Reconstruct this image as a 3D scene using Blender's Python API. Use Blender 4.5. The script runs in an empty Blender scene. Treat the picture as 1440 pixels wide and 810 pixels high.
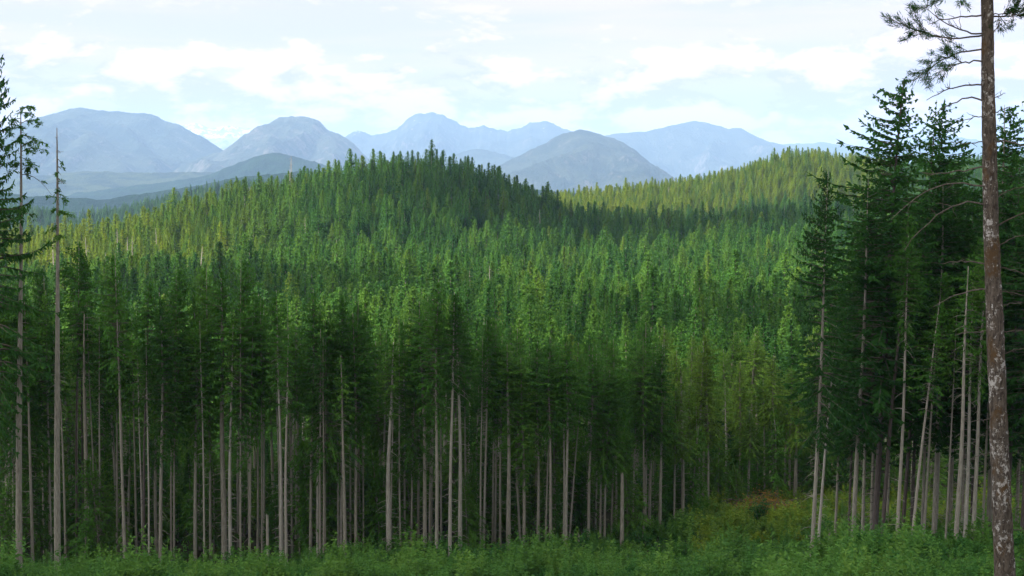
import bpy, math, random
import numpy as np
from mathutils import noise as mnoise, Vector, Matrix, Euler

scene = bpy.context.scene
COL = scene.collection
R_ = math.radians

# ------------------------------------------------------------------ camera
PITCH = math.atan(140 / 2000.0)
cam_d = bpy.data.cameras.new("camera")
cam = bpy.data.objects.new("camera", cam_d)
COL.objects.link(cam)
cam_d.sensor_width = 36
cam_d.lens = 50
cam_d.clip_start = 0.5
cam_d.clip_end = 60000
cam.location = (0, 0, 0)
cam.rotation_euler = (math.pi / 2 - PITCH, 0, 0)
scene.camera = cam

# ------------------------------------------------------------------ sun and sky
SUN_EL, SUN_AZ = R_(39), R_(-114)          # azimuth clockwise from +Y: sun to the left and a little behind
sun_dir = Vector((math.sin(SUN_AZ) * math.cos(SUN_EL), math.cos(SUN_AZ) * math.cos(SUN_EL), math.sin(SUN_EL)))
sd = bpy.data.lights.new("sun", 'SUN')
sd.energy = 5.0
sd.angle = R_(1.2)
sd.color = (1.0, 0.93, 0.80)
sun = bpy.data.objects.new("sun", sd)
COL.objects.link(sun)
sun.rotation_euler = sun_dir.to_track_quat('Z', 'Y').to_euler()
sun.location = (0, 0, 50)

scene.view_settings.view_transform = 'Standard'
scene.view_settings.look = 'None'
scene.view_settings.exposure = 1.45
scene.view_settings.gamma = 1.0
scene.cycles.max_bounces = 5
scene.cycles.diffuse_bounces = 4
scene.cycles.glossy_bounces = 1
scene.cycles.transmission_bounces = 3
scene.cycles.volume_bounces = 1
scene.cycles.transparent_max_bounces = 6

class NT:
    """small node-tree writer"""
    def __init__(s, tree): s.t = tree; tree.nodes.clear()
    def n(s, kind, ins=None, **props):
        nd = s.t.nodes.new(kind)
        for k, v in props.items(): setattr(nd, k, v)
        for k, v in (ins or {}).items(): s.put(nd, k, v)
        return nd
    def put(s, nd, k, v):
        sock = nd.inputs[k]
        if isinstance(v, bpy.types.NodeSocket): s.t.links.new(v, sock)
        elif isinstance(v, bpy.types.Node): s.t.links.new(v.outputs[0], sock)
        else: sock.default_value = v
    def math(s, op, a, b=None, c=None, clamp=False):
        nd = s.n('ShaderNodeMath', operation=op, use_clamp=clamp)
        s.put(nd, 0, a)
        if b is not None: s.put(nd, 1, b)
        if c is not None: s.put(nd, 2, c)
        return nd.outputs[0]
    def mix(s, f, a, b, mode='MIX'):
        nd = s.n('ShaderNodeMix', data_type='RGBA', blend_type=mode)
        s.put(nd, 0, f); s.put(nd, 6, a); s.put(nd, 7, b)
        return nd.outputs[2]
    def ramp(s, f, stops):
        nd = s.n('ShaderNodeValToRGB'); s.put(nd, 0, f)
        cr = nd.color_ramp
        while len(cr.elements) < len(stops): cr.elements.new(0.5)
        for e, (p, c) in zip(cr.elements, stops):
            e.position = p; e.color = c if len(c) == 4 else (*c, 1)
        return nd.outputs[0]
    def noise(s, vec, scale, detail=4, rough=0.5, dist=0.0):
        nd = s.n('ShaderNodeTexNoise'); 
        if vec is not None: s.put(nd, 'Vector', vec)
        s.put(nd, 'Scale', scale); s.put(nd, 'Detail', detail); s.put(nd, 'Roughness', rough); s.put(nd, 'Distortion', dist)
        return nd.outputs[0]
    def remap(s, v, a, b, c=0.0, d=1.0, smooth=True):
        nd = s.n('ShaderNodeMapRange', interpolation_type='SMOOTHSTEP' if smooth else 'LINEAR')
        s.put(nd, 0, v); s.put(nd, 1, a); s.put(nd, 2, b); s.put(nd, 3, c); s.put(nd, 4, d)
        return nd.outputs[0]

world = bpy.data.worlds.new("World")
scene.world = world
world.use_nodes = True
w = NT(world.node_tree)
sky = w.n('ShaderNodeTexSky', sky_type='NISHITA', sun_disc=False, sun_elevation=SUN_EL, sun_rotation=SUN_AZ % (2 * math.pi),
          air_density=1.0, dust_density=0.6, ozone_density=1.5)
tc = w.n('ShaderNodeTexCoord').outputs['Generated']
sep = w.n('ShaderNodeSeparateXYZ', {0: tc})
X, Y, Z = sep.outputs
hor = w.math('SQRT', w.math('ADD', w.math('MULTIPLY', X, X), w.math('MULTIPLY', Y, Y)))
el = w.math('DIVIDE', Z, w.math('MAXIMUM', hor, 0.02))
cx = w.math('DIVIDE', X, w.math('MAXIMUM', hor, 0.02)); cy = w.math('DIVIDE', Y, w.math('MAXIMUM', hor, 0.02))
# the high thin sheet: long flat streaks
elc = w.math('MINIMUM', el, 3.0)
vs = w.n('ShaderNodeCombineXYZ', {0: w.math('MULTIPLY', cx, 2.0), 1: w.math('MULTIPLY', cy, 2.0), 2: w.math('MULTIPLY', elc, 26.0)}).outputs[0]
st = w.noise(vs, 1.5, 8, 0.58, 0.35)
# heaped clouds low over the mountains
vc = w.n('ShaderNodeCombineXYZ', {0: w.math('MULTIPLY', cx, 9.0), 1: w.math('MULTIPLY', cy, 9.0), 2: w.math('MULTIPLY', elc, 24.0)}).outputs[0]
cu = w.noise(vc, 1.7, 10, 0.62, 0.25)
cu2 = w.noise(w.n('ShaderNodeVectorMath', {0: vc, 1: (0.12, -0.1, 0.55)}, operation='ADD').outputs[0], 1.7, 10, 0.62, 0.25)
band = w.math('MULTIPLY', w.remap(el, 0.0, 0.03), w.remap(el, 0.115, 0.055))
cov_cu = w.math('MULTIPLY', w.remap(w.math('ADD', cu, w.math('MULTIPLY', band, 0.2)), 0.55, 0.62), w.remap(el, 0.16, 0.08))
cov_st = w.remap(st, 0.36, 0.60)
shade = w.remap(w.math('SUBTRACT', cu, cu2), -0.09, 0.06)
K = 9.0
base = w.mix(0.80, sky.outputs[0], (7.2, 6.0, 6.6, 1))
stc = w.mix(cov_st, base, (7.8, 6.2, 6.5, 1))
cuc = w.mix(shade, (5.8, 4.8, 5.5, 1), (10.6, 7.9, 7.6, 1))
skyc = w.mix(w.math('MULTIPLY', cov_cu, 0.92), stc, cuc)
skyc = w.mix(w.math('MULTIPLY', w.remap(el, 0.06, 0.30), 0.85), skyc, (7.0, 6.85, 6.9, 1))
sdot = w.n('ShaderNodeVectorMath', {0: tc, 1: tuple(sun_dir)}, operation='DOT_PRODUCT').outputs['Value']
glow = w.math('ADD', 1.0, w.math('MULTIPLY', w.math('POWER', w.math('MAXIMUM', sdot, 0.0), 4.0), 2.3))
skyc = w.n('ShaderNodeVectorMath', {0: skyc, 3: glow}, operation='SCALE').outputs[0]      # thin cloud glow round the unseen sun, added to brighten the shaded trees
bg = w.n('ShaderNodeBackground', {'Color': skyc, 'Strength': 0.051})
w.n('ShaderNodeOutputWorld', {0: bg.outputs[0]})

# ------------------------------------------------------------------ from photo rows and columns to rays
CP, SP = math.cos(PITCH), math.sin(PITCH)
def slope(row):
    v = (405 - row) / 2000.0
    return (-SP + CP * v) / (CP + SP * v)
def at(col, row, d):
    u = (col - 720) / 2000.0; v = (405 - row) / 2000.0
    yy = CP + SP * v
    k = d / yy
    return Vector((u * k, d, (-SP + CP * v) * k))
def proj(p):
    x, y, z = p
    yc = y * CP - z * SP; zc = y * SP + z * CP
    return 720 + 2000 * x / yc, 405 - 2000 * zc / yc

# ------------------------------------------------------------------ terrain
def pl(xs, ys):
    xs = np.array(xs, float); ys = np.array(ys, float)
    return lambda x: np.interp(x, xs, ys)
near_z = pl([-3000, -400, 0, 4, 10, 40, 100, 150, 200, 300, 450, 620], [30, 10, -1.8, -3, -5.5, -13.5, -29.2, -41.2, -44.6, -48.5, -51.5, -52])
crest1_rows = pl([-300, 0, 60, 140, 200, 270, 330, 420, 480, 560, 620, 680, 750, 800, 860, 960, 1050, 1150, 1440, 1800],
                 [312, 318, 325, 316, 298, 270, 245, 227, 219, 212, 216, 234, 262, 280, 286, 292, 292, 286, 275, 270])
crest2_rows = pl([-300, 500, 750, 800, 860, 900, 1000, 1060, 1100, 1150, 1200, 1300, 1440, 1800],
                 [420, 340, 275, 268, 262, 255, 240, 222, 207, 206, 213, 216, 216, 220])
def smooth(t): t = np.clip(t, 0, 1); return t * t * (3 - 2 * t)
D1, D2 = 880.0, 1450.0
def ground_np(x, y):
    x = np.asarray(x, float); y = np.asarray(y, float)
    d = np.maximum(y, 1.0)
    c = np.clip(720 + 2000 * x / np.maximum(d, 30), -300, 1800)
    z0 = near_z(np.where(y > 0, y, y))
    bump = smooth((c - 1120) / 120) * smooth((d - 85) / 25) * (1 - smooth((d - 150) / 45)) * 3.0
    left = -smooth((520 - c) / 200) * smooth((d - 110) / 30) * (1 - smooth((d - 190) / 60)) * 0.7
    z = z0 + bump + left
    sl = lambda r: np.vectorize(slope)(r)
    z1 = sl(crest1_rows(c)) * D1 - 26.0
    z2 = sl(crest2_rows(c)) * D2 - 25.0
    f1 = smooth((d - 600) / (D1 - 600))
    z = z * (1 - f1) + z1 * f1
    f12 = smooth((d - D1) / 230.0)
    mid = np.minimum(z1, z2) - 22
    z = z * (1 - f12) + mid * f12
    f2 = smooth((d - 1130) / (D2 - 1130))
    z = z * (1 - f2) + z2 * f2
    f3 = smooth((d - D2) / 900.0)
    z = z * (1 - f3) + (-170.0) * f3
    z = z + np.sin(x * 0.021 + y * 0.013) * np.cos(y * 0.017 - x * 0.008) * 2.6 * smooth((d - 260) / 300) * (1 - smooth((d - 2200) / 800))
    return z
def ground(x, y): return float(ground_np(x, y))

def mesh_from(name, verts, faces, mats, mat_idx=None, smooth_shade=False):
    """faces: (n,3) or (n,4) int array"""
    me = bpy.data.meshes.new(name)
    verts = np.asarray(verts, dtype=np.float32); faces = np.asarray(faces, dtype=np.int32)
    n, k = faces.shape
    me.vertices.add(len(verts)); me.vertices.foreach_set('co', verts.ravel())
    me.loops.add(n * k); me.loops.foreach_set('vertex_index', faces.ravel())
    me.polygons.add(n)
    me.polygons.foreach_set('loop_start', np.arange(0, n * k, k, dtype=np.int32))
    try: me.polygons.foreach_set('loop_total', np.full(n, k, dtype=np.int32))
    except Exception: pass
    for m in mats: me.materials.append(m)
    if mat_idx is not None: me.polygons.foreach_set('material_index', np.asarray(mat_idx, dtype=np.int32))
    me.polygons.foreach_set('use_smooth', np.full(n, smooth_shade))
    me.update(calc_edges=True)
    return me
def link(name, data, parent=None, loc=None, kind=None, label=None, cat=None, group=None):
    o = bpy.data.objects.new(name, data)
    COL.objects.link(o)
    if parent is not None: o.parent = parent
    if loc is not None: o.location = loc
    if kind: o['kind'] = kind
    if label: o['label'] = label
    if cat: o['category'] = cat
    if group: o['group'] = group
    return o
def grid_faces(nu, nv):
    i = np.arange(nu - 1)[:, None]; j = np.arange(nv - 1)[None, :]
    a = (i * nv + j).ravel(); b = ((i + 1) * nv + j).ravel()
    return np.stack([a, b, b + 1, a + 1], 1)

# ------------------------------------------------------------------ materials
def new_mat(name):
    m = bpy.data.materials.new(name); m.use_nodes = True
    return m, NT(m.node_tree)

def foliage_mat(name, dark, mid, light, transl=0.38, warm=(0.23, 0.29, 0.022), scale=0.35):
    m, t = new_mat(name)
    oi = t.n('ShaderNodeObjectInfo')
    co = t.n('ShaderNodeTexCoord').outputs['Object']
    n1 = t.noise(co, scale, 3, 0.6)
    rnd = oi.outputs['Random']
    f = t.math('ADD', t.math('MULTIPLY', n1, 0.62), t.math('MULTIPLY', rnd, 0.40), clamp=True)
    c = t.ramp(f, [(0.28, dark), (0.55, mid), (0.82, light)])
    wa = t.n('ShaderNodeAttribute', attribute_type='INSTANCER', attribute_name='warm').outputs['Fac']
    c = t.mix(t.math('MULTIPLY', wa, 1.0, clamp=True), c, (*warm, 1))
    df = t.n('ShaderNodeBsdfPrincipled', {'Base Color': c, 'Roughness': 0.7, 'Specular IOR Level': 0.10})
    tr = t.n('ShaderNodeBsdfTranslucent', {'Color': t.mix(0.3, c, (0.10, 0.24, 0.03, 1))})
    mx = t.n('ShaderNodeMixShader', {0: transl, 1: df.outputs[0], 2: tr.outputs[0]})
    t.n('ShaderNodeOutputMaterial', {0: mx.outputs[0]})
    return m
def bark_mat(name, dark, light, lichen=None, lich_amt=0.5, moss=None, moss_amt=0.5, scale=1.0, bump=0.05):
    m, t = new_mat(name)
    co = t.n('ShaderNodeTexCoord').outputs['Object']
    mp = t.n('ShaderNodeMapping', {0: co, 'Scale': (6 * scale, 6 * scale, 0.8 * scale)}).outputs[0]
    n1 = t.noise(mp, 2.0, 6, 0.65)
    c = t.mix(t.remap(n1, 0.3, 0.7), (*dark, 1), (*light, 1))
    rnd = t.n('ShaderNodeObjectInfo').outputs['Random']
    c = t.mix(t.math('MULTIPLY', rnd, 0.4), c, (dark[0] * 1.1, dark[1] * 1.02, dark[2] * 0.95, 1))
    if moss:
        n3 = t.noise(t.n('ShaderNodeMapping', {0: co, 'Scale': (1.2, 1.2, 0.8)}).outputs[0], 1.1, 5, 0.6)
        c = t.mix(t.remap(n3, 1 - moss_amt, 1.12 - moss_amt), c, (*moss, 1))
    if lichen:
        n2 = t.noise(t.n('ShaderNodeMapping', {0: co, 'Scale': (3.2, 3.2, 2.2)}).outputs[0], 1.6 * scale, 6, 0.68, 0.4)
        c = t.mix(t.remap(n2, 1 - lich_amt, 1.14 - lich_amt), c, (*lichen, 1))
    bp = t.n('ShaderNodeBump', {'Strength': 0.9, 'Distance': bump, 'Height': n1})
    df = t.n('ShaderNodeBsdfPrincipled', {'Base Color': c, 'Roughness': 0.9, 'Specular IOR Level': 0.15, 'Normal': bp.outputs[0]})
    t.n('ShaderNodeOutputMaterial', {0: df.outputs[0]})
    return m

M_fir = foliage_mat('fir_needles', (0.028, 0.092, 0.013), (0.058, 0.172, 0.022), (0.112, 0.245, 0.032))
M_hem = foliage_mat('hemlock_needles', (0.042, 0.115, 0.018), (0.078, 0.190, 0.026), (0.130, 0.255, 0.034))
M_far = foliage_mat('hill_fir_needles', (0.026, 0.092, 0.022), (0.062, 0.172, 0.028), (0.135, 0.250, 0.034), scale=0.1)
M_dark = foliage_mat('spruce_needles', (0.014, 0.055, 0.012), (0.028, 0.100, 0.018), (0.055, 0.150, 0.026))
M_deadneedle = foliage_mat('dead_needles', (0.10, 0.05, 0.03), (0.15, 0.08, 0.05), (0.2, 0.12, 0.08))
M_herb = foliage_mat('herb_leaves', (0.045, 0.140, 0.028), (0.080, 0.210, 0.038), (0.140, 0.26, 0.044), scale=0.05, transl=0.35)
M_shrub = foliage_mat('shrub_leaves', (0.020, 0.085, 0.018), (0.036, 0.125, 0.024), (0.075, 0.18, 0.03), transl=0.35)
M_dry = foliage_mat('dry_fern', (0.24, 0.13, 0.03), (0.34, 0.19, 0.05), (0.40, 0.25, 0.08))
M_bark = bark_mat('fir_bark', (0.155, 0.145, 0.112), (0.335, 0.320, 0.258), lichen=(0.40, 0.39, 0.32), lich_amt=0.40)
M_barkdark = bark_mat('dark_bark', (0.055, 0.045, 0.04), (0.13, 0.115, 0.10), lichen=(0.26, 0.26, 0.23), lich_amt=0.36)
M_barkpale = bark_mat('pale_bark', (0.22, 0.205, 0.165), (0.40, 0.385, 0.325), lichen=(0.45, 0.45, 0.40), lich_amt=0.42)
M_snag = bark_mat('weathered_wood', (0.20, 0.18, 0.155), (0.42, 0.38, 0.33))
def hero_bark():
    m, t = new_mat('lichened_bark')
    co = t.n('ShaderNodeTexCoord').outputs['Object']
    def mp(x, z_): return t.n('ShaderNodeMapping', {0: co, 'Scale': (x, x, z_)}).outputs[0]
    n1 = t.noise(mp(9, 3.0), 1.6, 8, 0.7, 0.5)
    c = t.mix(t.remap(n1, 0.32, 0.68), (0.034, 0.027, 0.020, 1), (0.140, 0.118, 0.090, 1))
    big = t.noise(mp(1.0, 0.55), 1.3, 4, 0.6)
    c = t.mix(t.math('MULTIPLY', t.remap(big, 0.54, 0.62), t.remap(t.noise(mp(5, 4), 2.0, 5, 0.7), 0.36, 0.56)), c, (0.088, 0.056, 0.026, 1))
    pm = t.noise(mp(1.1, 0.6), 1.7, 3, 0.5)
    l1 = t.noise(mp(7, 6), 1.3, 8, 0.74, 0.3)
    l = t.remap(t.math('ADD', l1, t.math('MULTIPLY', pm, 0.5)), 0.80, 0.89)
    c = t.mix(l, c, (0.40, 0.39, 0.345, 1))
    bp = t.n('ShaderNodeBump', {'Strength': 1.0, 'Distance': 0.05, 'Height': n1})
    df = t.n('ShaderNodeBsdfPrincipled', {'Base Color': c, 'Roughness': 0.92, 'Specular IOR Level': 0.12, 'Normal': bp.outputs[0]})
    t.n('ShaderNodeOutputMaterial', {0: df.outputs[0]})
    return m
M_bighero = hero_bark()
M_twig = bark_mat('dead_twig', (0.06, 0.052, 0.04), (0.15, 0.135, 0.105))

def ground_mat():
    m, t = new_mat('forest_floor')
    co = t.n('ShaderNodeTexCoord').outputs['Object']
    n1 = t.noise(co, 0.35, 8, 0.65); n2 = t.noise(co, 0.03, 4, 0.5)
    c = t.mix(t.remap(n1, 0.35, 0.65), (0.022, 0.02, 0.012, 1), (0.03, 0.038, 0.016, 1))
    c = t.mix(t.remap(n2, 0.4, 0.7), c, (0.026, 0.03, 0.014, 1))
    bp = t.n('ShaderNodeBump', {'Strength': 0.8, 'Distance': 0.3, 'Height': n1})
    df = t.n('ShaderNodeBsdfPrincipled', {'Base Color': c, 'Roughness': 0.95, 'Specular IOR Level': 0.1, 'Normal': bp.outputs[0]})
    t.n('ShaderNodeOutputMaterial', {0: df.outputs[0]})
    return m
def mountain_mat(name, forest, forest2, rock, rock_lo, rock_hi, snow=0.0, snow_z=500, k=1.0):
    m, t = new_mat(name)
    geo = t.n('ShaderNodeNewGeometry')
    pos = geo.outputs['Position']
    nz = t.n('ShaderNodeSeparateXYZ', {0: geo.outputs['True Normal']}).outputs[2]
    pz = t.n('ShaderNodeSeparateXYZ', {0: pos}).outputs[2]
    n1 = t.noise(pos, 0.0022 * k, 8, 0.62, 0.3)
    n2 = t.noise(pos, 0.02 * k, 6, 0.7)
    n3 = t.noise(t.n('ShaderNodeMapping', {0: pos, 'Scale': (1, 1, 0.35)}).outputs[0], 0.006 * k, 8, 0.7, 0.8)
    c = t.mix(t.remap(n1, 0.38, 0.62), (*forest, 1), (*forest2, 1))
    c = t.mix(t.math('MULTIPLY', t.remap(n2, 0.4, 0.7), 0.35), c, (forest[0] * 0.45, forest[1] * 0.45, forest[2] * 0.5, 1))
    rk = t.remap(t.math('ADD', n3, t.math('MULTIPLY', t.math('SUBTRACT', 1.0, nz), 0.35)), rock_lo, rock_hi)
    rc = t.mix(n2, (rock[0] * 0.6, rock[1] * 0.6, rock[2] * 0.6, 1), (*rock, 1))
    c = t.mix(rk, c, rc)
    if snow:
        sn = t.math('MULTIPLY', t.remap(t.noise(pos, 0.009 * k, 5, 0.6, 0.5), 1 - snow, 1.03 - snow), t.remap(pz, snow_z, snow_z + 80))
        c = t.mix(sn, c, (0.8, 0.82, 0.85, 1))
    bp = t.n('ShaderNodeBump', {'Strength': 1.0, 'Distance': 60.0, 'Height': n2})
    df = t.n('ShaderNodeBsdfPrincipled', {'Base Color': c, 'Roughness': 0.95, 'Specular IOR Level': 0.05, 'Normal': bp.outputs[0]})
    t.n('ShaderNodeOutputMaterial', {0: df.outputs[0]})
    return m
M_ground = ground_mat()
M_mnt = mountain_mat('mountain_slope', (0.022, 0.034, 0.026), (0.050, 0.062, 0.042), (0.13, 0.12, 0.11), 0.60, 0.74)
M_mntrock = mountain_mat('rocky_mountain_slope', (0.03, 0.042, 0.03), (0.06, 0.07, 0.05), (0.17, 0.145, 0.13), 0.56, 0.72)
M_mntsnow = mountain_mat('far_mountain_slope', (0.025, 0.035, 0.03), (0.05, 0.06, 0.048), (0.15, 0.14, 0.14), 0.62, 0.74, snow=0.33, snow_z=850)
M_snowpeak = mountain_mat('snowy_peak', (0.10, 0.11, 0.11), (0.2, 0.2, 0.2), (0.4, 0.4, 0.4), 0.45, 0.6, snow=0.50, snow_z=1100)
M_foot = mountain_mat('foothill_forest', (0.008, 0.034, 0.030), (0.018, 0.058, 0.038), (0.06, 0.12, 0.06), 0.80, 0.90, k=3.0)
M_valley = mountain_mat('valley_clearings', (0.012, 0.028, 0.022), (0.06, 0.085, 0.035), (0.2, 0.2, 0.1), 0.75, 0.90, k=2.0)

# ------------------------------------------------------------------ the ground sheet (polar, finer where seen)
angs = np.concatenate([np.linspace(-180, -32, 38)[:-1], np.linspace(-32, 32, 330), np.linspace(32, 180, 38)[1:]])
rad = np.concatenate([[0.5, 2, 5, 10, 18, 28, 40, 60, 80], np.arange(92, 240, 3.0), np.arange(240, 1000, 11.0), np.arange(1000, 1700, 20.0),
                      np.geomspace(1700, 26000, 26)])
A, Rr = np.meshgrid(np.radians(angs), rad, indexing='ij')
lim = np.where(np.abs(angs) < 62, 26000.0, 2400.0)[:, None]
Rc = np.minimum(Rr, lim)
gx = Rc * np.sin(A); gy = Rc * np.cos(A)
gz = ground_np(gx, gy)
gz = gz + 0.18 * np.sin(gx * 0.9 + 1.3 * np.sin(gy * 0.6)) * np.cos(gy * 0.8) * (Rc > 80) * (Rc < 260)
ground_o = link('ground', mesh_from('ground', np.stack([gx.ravel(), gy.ravel(), gz.ravel()], 1), grid_faces(len(angs), len(rad)), [M_ground], smooth_shade=True), kind='structure')

# ------------------------------------------------------------------ hills and mountains far off
def fbm(p, o=6, h=0.9): return mnoise.fractal(p, h, 2.1, o)
def ridge(name, pts, D, front, base_z, mat, nu=220, nv=46, amp=0.16, freq=1.0, seed=0, pad=120, back=0.6, jag=1.6):
    cols = [p[0] for p in pts]; rows = [p[1] for p in pts]
    c0, c1 = cols[0] - pad, cols[-1] + pad
    cc = np.linspace(c0, c1, nu)
    rr = np.interp(cc, [c0] + cols + [c1], [rows[0] + (265 - rows[0]) * 0.7 + 8] + rows + [rows[-1] + (265 - rows[-1]) * 0.7 + 8])
    kern = np.array([1, 2, 3, 2, 1.]); kern /= kern.sum()
    rs = np.convolve(np.pad(rr, 2, mode='edge'), kern, 'valid')
    V = np.linspace(-1, back, nv)
    verts = np.zeros((nu, nv, 3))
    for i in range(nu):
        zc = slope(rs[i]) * D
        zc += jag * D / 2000 * fbm(Vector((cc[i] * 0.05, seed * 7.7, 0)), 5, 0.7)
        for j in range(nv):
            v = V[j]
            x = (cc[i] - 720) / 2000 * D
            y = D + v * front
            t = 1 - abs(v) if v < 0 else 1 - v / 1.0
            hgt = zc - base_z
            f = 0.62 * t + 0.38 * t * t
            p = Vector((x / front * 3.2 * freq, v * 3.0 * freq + seed, seed * 3.1))
            wv = Vector((fbm(p * 0.6, 3), fbm(p * 0.6 + Vector((5, 3, 1)), 3), 0)) * 0.45
            q = Vector((p.x, p.y * 0.42, p.z)) + wv
            rg = 1 - abs(mnoise.noise(q)) * 2
            rg2 = 1 - abs(mnoise.noise(q * 2.3)) * 2
            rg3 = fbm(q * 5, 4)
            env = min(1.0, (1 - t) * 1.9) * (0.3 + 0.7 * t)
            z = base_z + hgt * f + hgt * amp * env * (rg * 0.9 + rg2 * 0.8 + rg3 * 0.28 - 0.55)
            z += hgt * 0.012 * rg3
            verts[i, j] = (x, y, z)
    return link(name, mesh_from(name, verts.reshape(-1, 3), grid_faces(nu, nv), [mat], smooth_shade=True), kind='structure')

ridge('mountain', [(-120, 235), (0, 222), (35, 196), (60, 172), (100, 151), (115, 150), (150, 155), (188, 158), (214, 157), (235, 170), (258, 175), (285, 192), (320, 214), (350, 232)],
      16500, 5000, -190, M_mnt, nu=300, nv=60, amp=0.38, seed=1, pad=60)
ridge('mountain', [(290, 226), (345, 200), (368, 180), (395, 164), (412, 162), (432, 164), (450, 168), (460, 181), (478, 187), (500, 203), (518, 222)],
      16000, 4400, -190, M_mntrock, nu=240, nv=60, amp=0.34, seed=2.6, pad=60)
ridge('mountain', [(250, 178), (275, 171), (300, 178), (330, 176), (365, 180), (400, 182)], 33000, 3600, -190, M_snowpeak, seed=3.3, nu=120, nv=30, back=0.1)
ridge('mountain', [(480, 200), (492, 188), (506, 181), (522, 189), (545, 186), (560, 179), (572, 166), (590, 159), (612, 158), (632, 162), (648, 176), (662, 180), (684, 176), (708, 184),
                   (728, 180), (744, 173), (750, 174), (764, 169), (780, 174), (806, 186), (850, 200), (900, 215)],
      24000, 6000, -190, M_mntsnow, nu=320, nv=56, amp=0.38, seed=4.4, jag=3.5)
ridge('mountain', [(600, 235), (640, 216), (672, 207), (700, 214), (740, 226), (780, 240)], 18000, 2800, -190, M_mnt, nu=120, nv=36, seed=5.1)
ridge('mountain', [(640, 258), (700, 233), (752, 208), (790, 188), (818, 181), (842, 187), (878, 201), (905, 222), (932, 243), (960, 262)],
      13500, 3900, -190, M_mnt, nu=240, nv=60, amp=0.38, seed=6.2, pad=60)
ridge('mountain', [(820, 196), (862, 188), (900, 185), (925, 180), (950, 173), (975, 170), (1000, 173), (1022, 180), (1040, 178), (1052, 186), (1075, 196), (1100, 204), (1140, 214)],
      22500, 5600, -190, M_mntsnow, nu=260, nv=56, amp=0.38, seed=7.9, jag=1.5)
ridge('mountain', [(1080, 202), (1120, 200), (1150, 199), (1180, 202), (1230, 212), (1290, 196), (1320, 188), (1345, 192), (1400, 200), (1440, 204), (1560, 212)],
      29000, 5000, -190, M_mntsnow, nu=220, nv=40, seed=8.4, jag=2.0)
ridge('foothill', [(-160, 262), (0, 256), (60, 246), (130, 240), (200, 243), (260, 241), (320, 243), (420, 250)], 10500, 2000, -190, M_valley, nu=180, nv=30, seed=9.3, amp=0.12, freq=2)
ridge('foothill', [(230, 256), (262, 252), (300, 243), (340, 227), (372, 216), (388, 214), (410, 218), (436, 225), (470, 236), (540, 250), (640, 262)], 8500, 1600, -190, M_foot, nu=200, nv=36, seed=10.2, amp=0.12, freq=1.6)
ridge('foothill', [(-160, 272), (0, 270), (60, 276), (150, 280), (200, 272), (260, 263), (330, 250), (380, 244), (440, 240), (560, 246), (700, 262)], 4700, 900, -190, M_foot, nu=220, nv=36, seed=11.5, amp=0.10, freq=2)
F1_PTS = [(-160, 288), (0, 290), (60, 296), (110, 300), (160, 292), (220, 280), (280, 268), (340, 256), (420, 250), (560, 262)]
F1_D = 2700.0
ridge('foothill', [(a, b + 10) for a, b in F1_PTS], F1_D, 500, -190, M_foot, nu=200, nv=26, seed=12.5, amp=0.03, freq=2, back=0.5)

# ------------------------------------------------------------------ clouds overhead, casting the patches of shade
def cloud_mat(name, thin_f):
    m, t = new_mat(name)
    df = t.n('ShaderNodeBsdfDiffuse', {'Color': (0.92, 0.93, 0.95, 1)})
    tr = t.n('ShaderNodeBsdfTranslucent', {'Color': (0.9, 0.92, 0.95, 1)})
    mx = t.n('ShaderNodeMixShader', {0: 0.45, 1: df.outputs[0], 2: tr.outputs[0]})
    thin = t.n('ShaderNodeMixShader', {0: thin_f, 1: mx.outputs[0], 2: t.n('ShaderNodeBsdfTransparent').outputs[0]})     # light passes two walls
    t.n('ShaderNodeOutputMaterial', {0: thin.outputs[0]})
    return m
M_cloud = cloud_mat('cloud', 0.30); M_thincloud = cloud_mat('thin_cloud', 0.74)
CLOUD_Z = 1850.0
def cloud(target, rx, ry, rz=45, seed=0, rough=0.3, mat=None):
    """a heap of cloud whose shade falls on target=(x, y, z)"""
    tx, ty, tz = target
    k = (CLOUD_Z - tz) / sun_dir.z
    c = Vector((tx + sun_dir.x * k, ty + sun_dir.y * k, CLOUD_Z))
    nu, nv = 64, 26
    V = np.zeros((nu, nv, 3))
    for i in range(nu):
        a = 2 * math.pi * i / (nu - 1)
        for j in range(nv):
            b = math.pi * (j / (nv - 1) - 0.5)
            d = Vector((math.cos(a) * math.cos(b), math.sin(a) * math.cos(b), math.sin(b)))
            k2 = 1 + rough * fbm(d * 1.5 + Vector((seed * 9, 0, 0)), 5, 0.8) + rough * 0.4 * fbm(d * 4 + Vector((seed * 5, 3, 0)), 4, 0.8)
            zz = d.z * rz * k2 * (1.6 if d.z > 0 else 0.5)
            V[i, j] = (d.x * rx * k2, d.y * ry * k2, zz)
    V[-1] = V[0]; V[:, 0] = V[:, 0].mean(0); V[:, -1] = V[:, -1].mean(0)
    o = link('cloud', mesh_from('cloud', V.reshape(-1, 3), grid_faces(nu, nv), [mat or M_cloud], smooth_shade=True), loc=c, kind='structure')
    return o
def X_(col, d): return (col - 720) / 2000 * d
CLOUDS = [
    ((X_(500, 140), 75, -35), 200, 125, 1), ((X_(1100, 190), 95, -35), 150, 120, 2), ((X_(1500, 140), 60, -30), 150, 170, 6),
    ((X_(60, 200), 120, -35), 110, 90, 12),
    ((X_(790, 850), 805, -25), 64, 72, 3), ((X_(800, 760), 780, -25), 58, 56, 13),
    ((X_(300, 430), 430, -30), 62, 36, 21), ((X_(1030, 330), 330, -30), 58, 42, 22),
    ((X_(1030, 940), 930, -20), 165, 100, 5), ((X_(1260, 900), 880, -20), 120, 80, 7),
]
for tg, rx, ry, s in CLOUDS: cloud(tg, rx, ry, seed=s, mat=M_thincloud if tg[1] < 200 else M_cloud)

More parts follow.
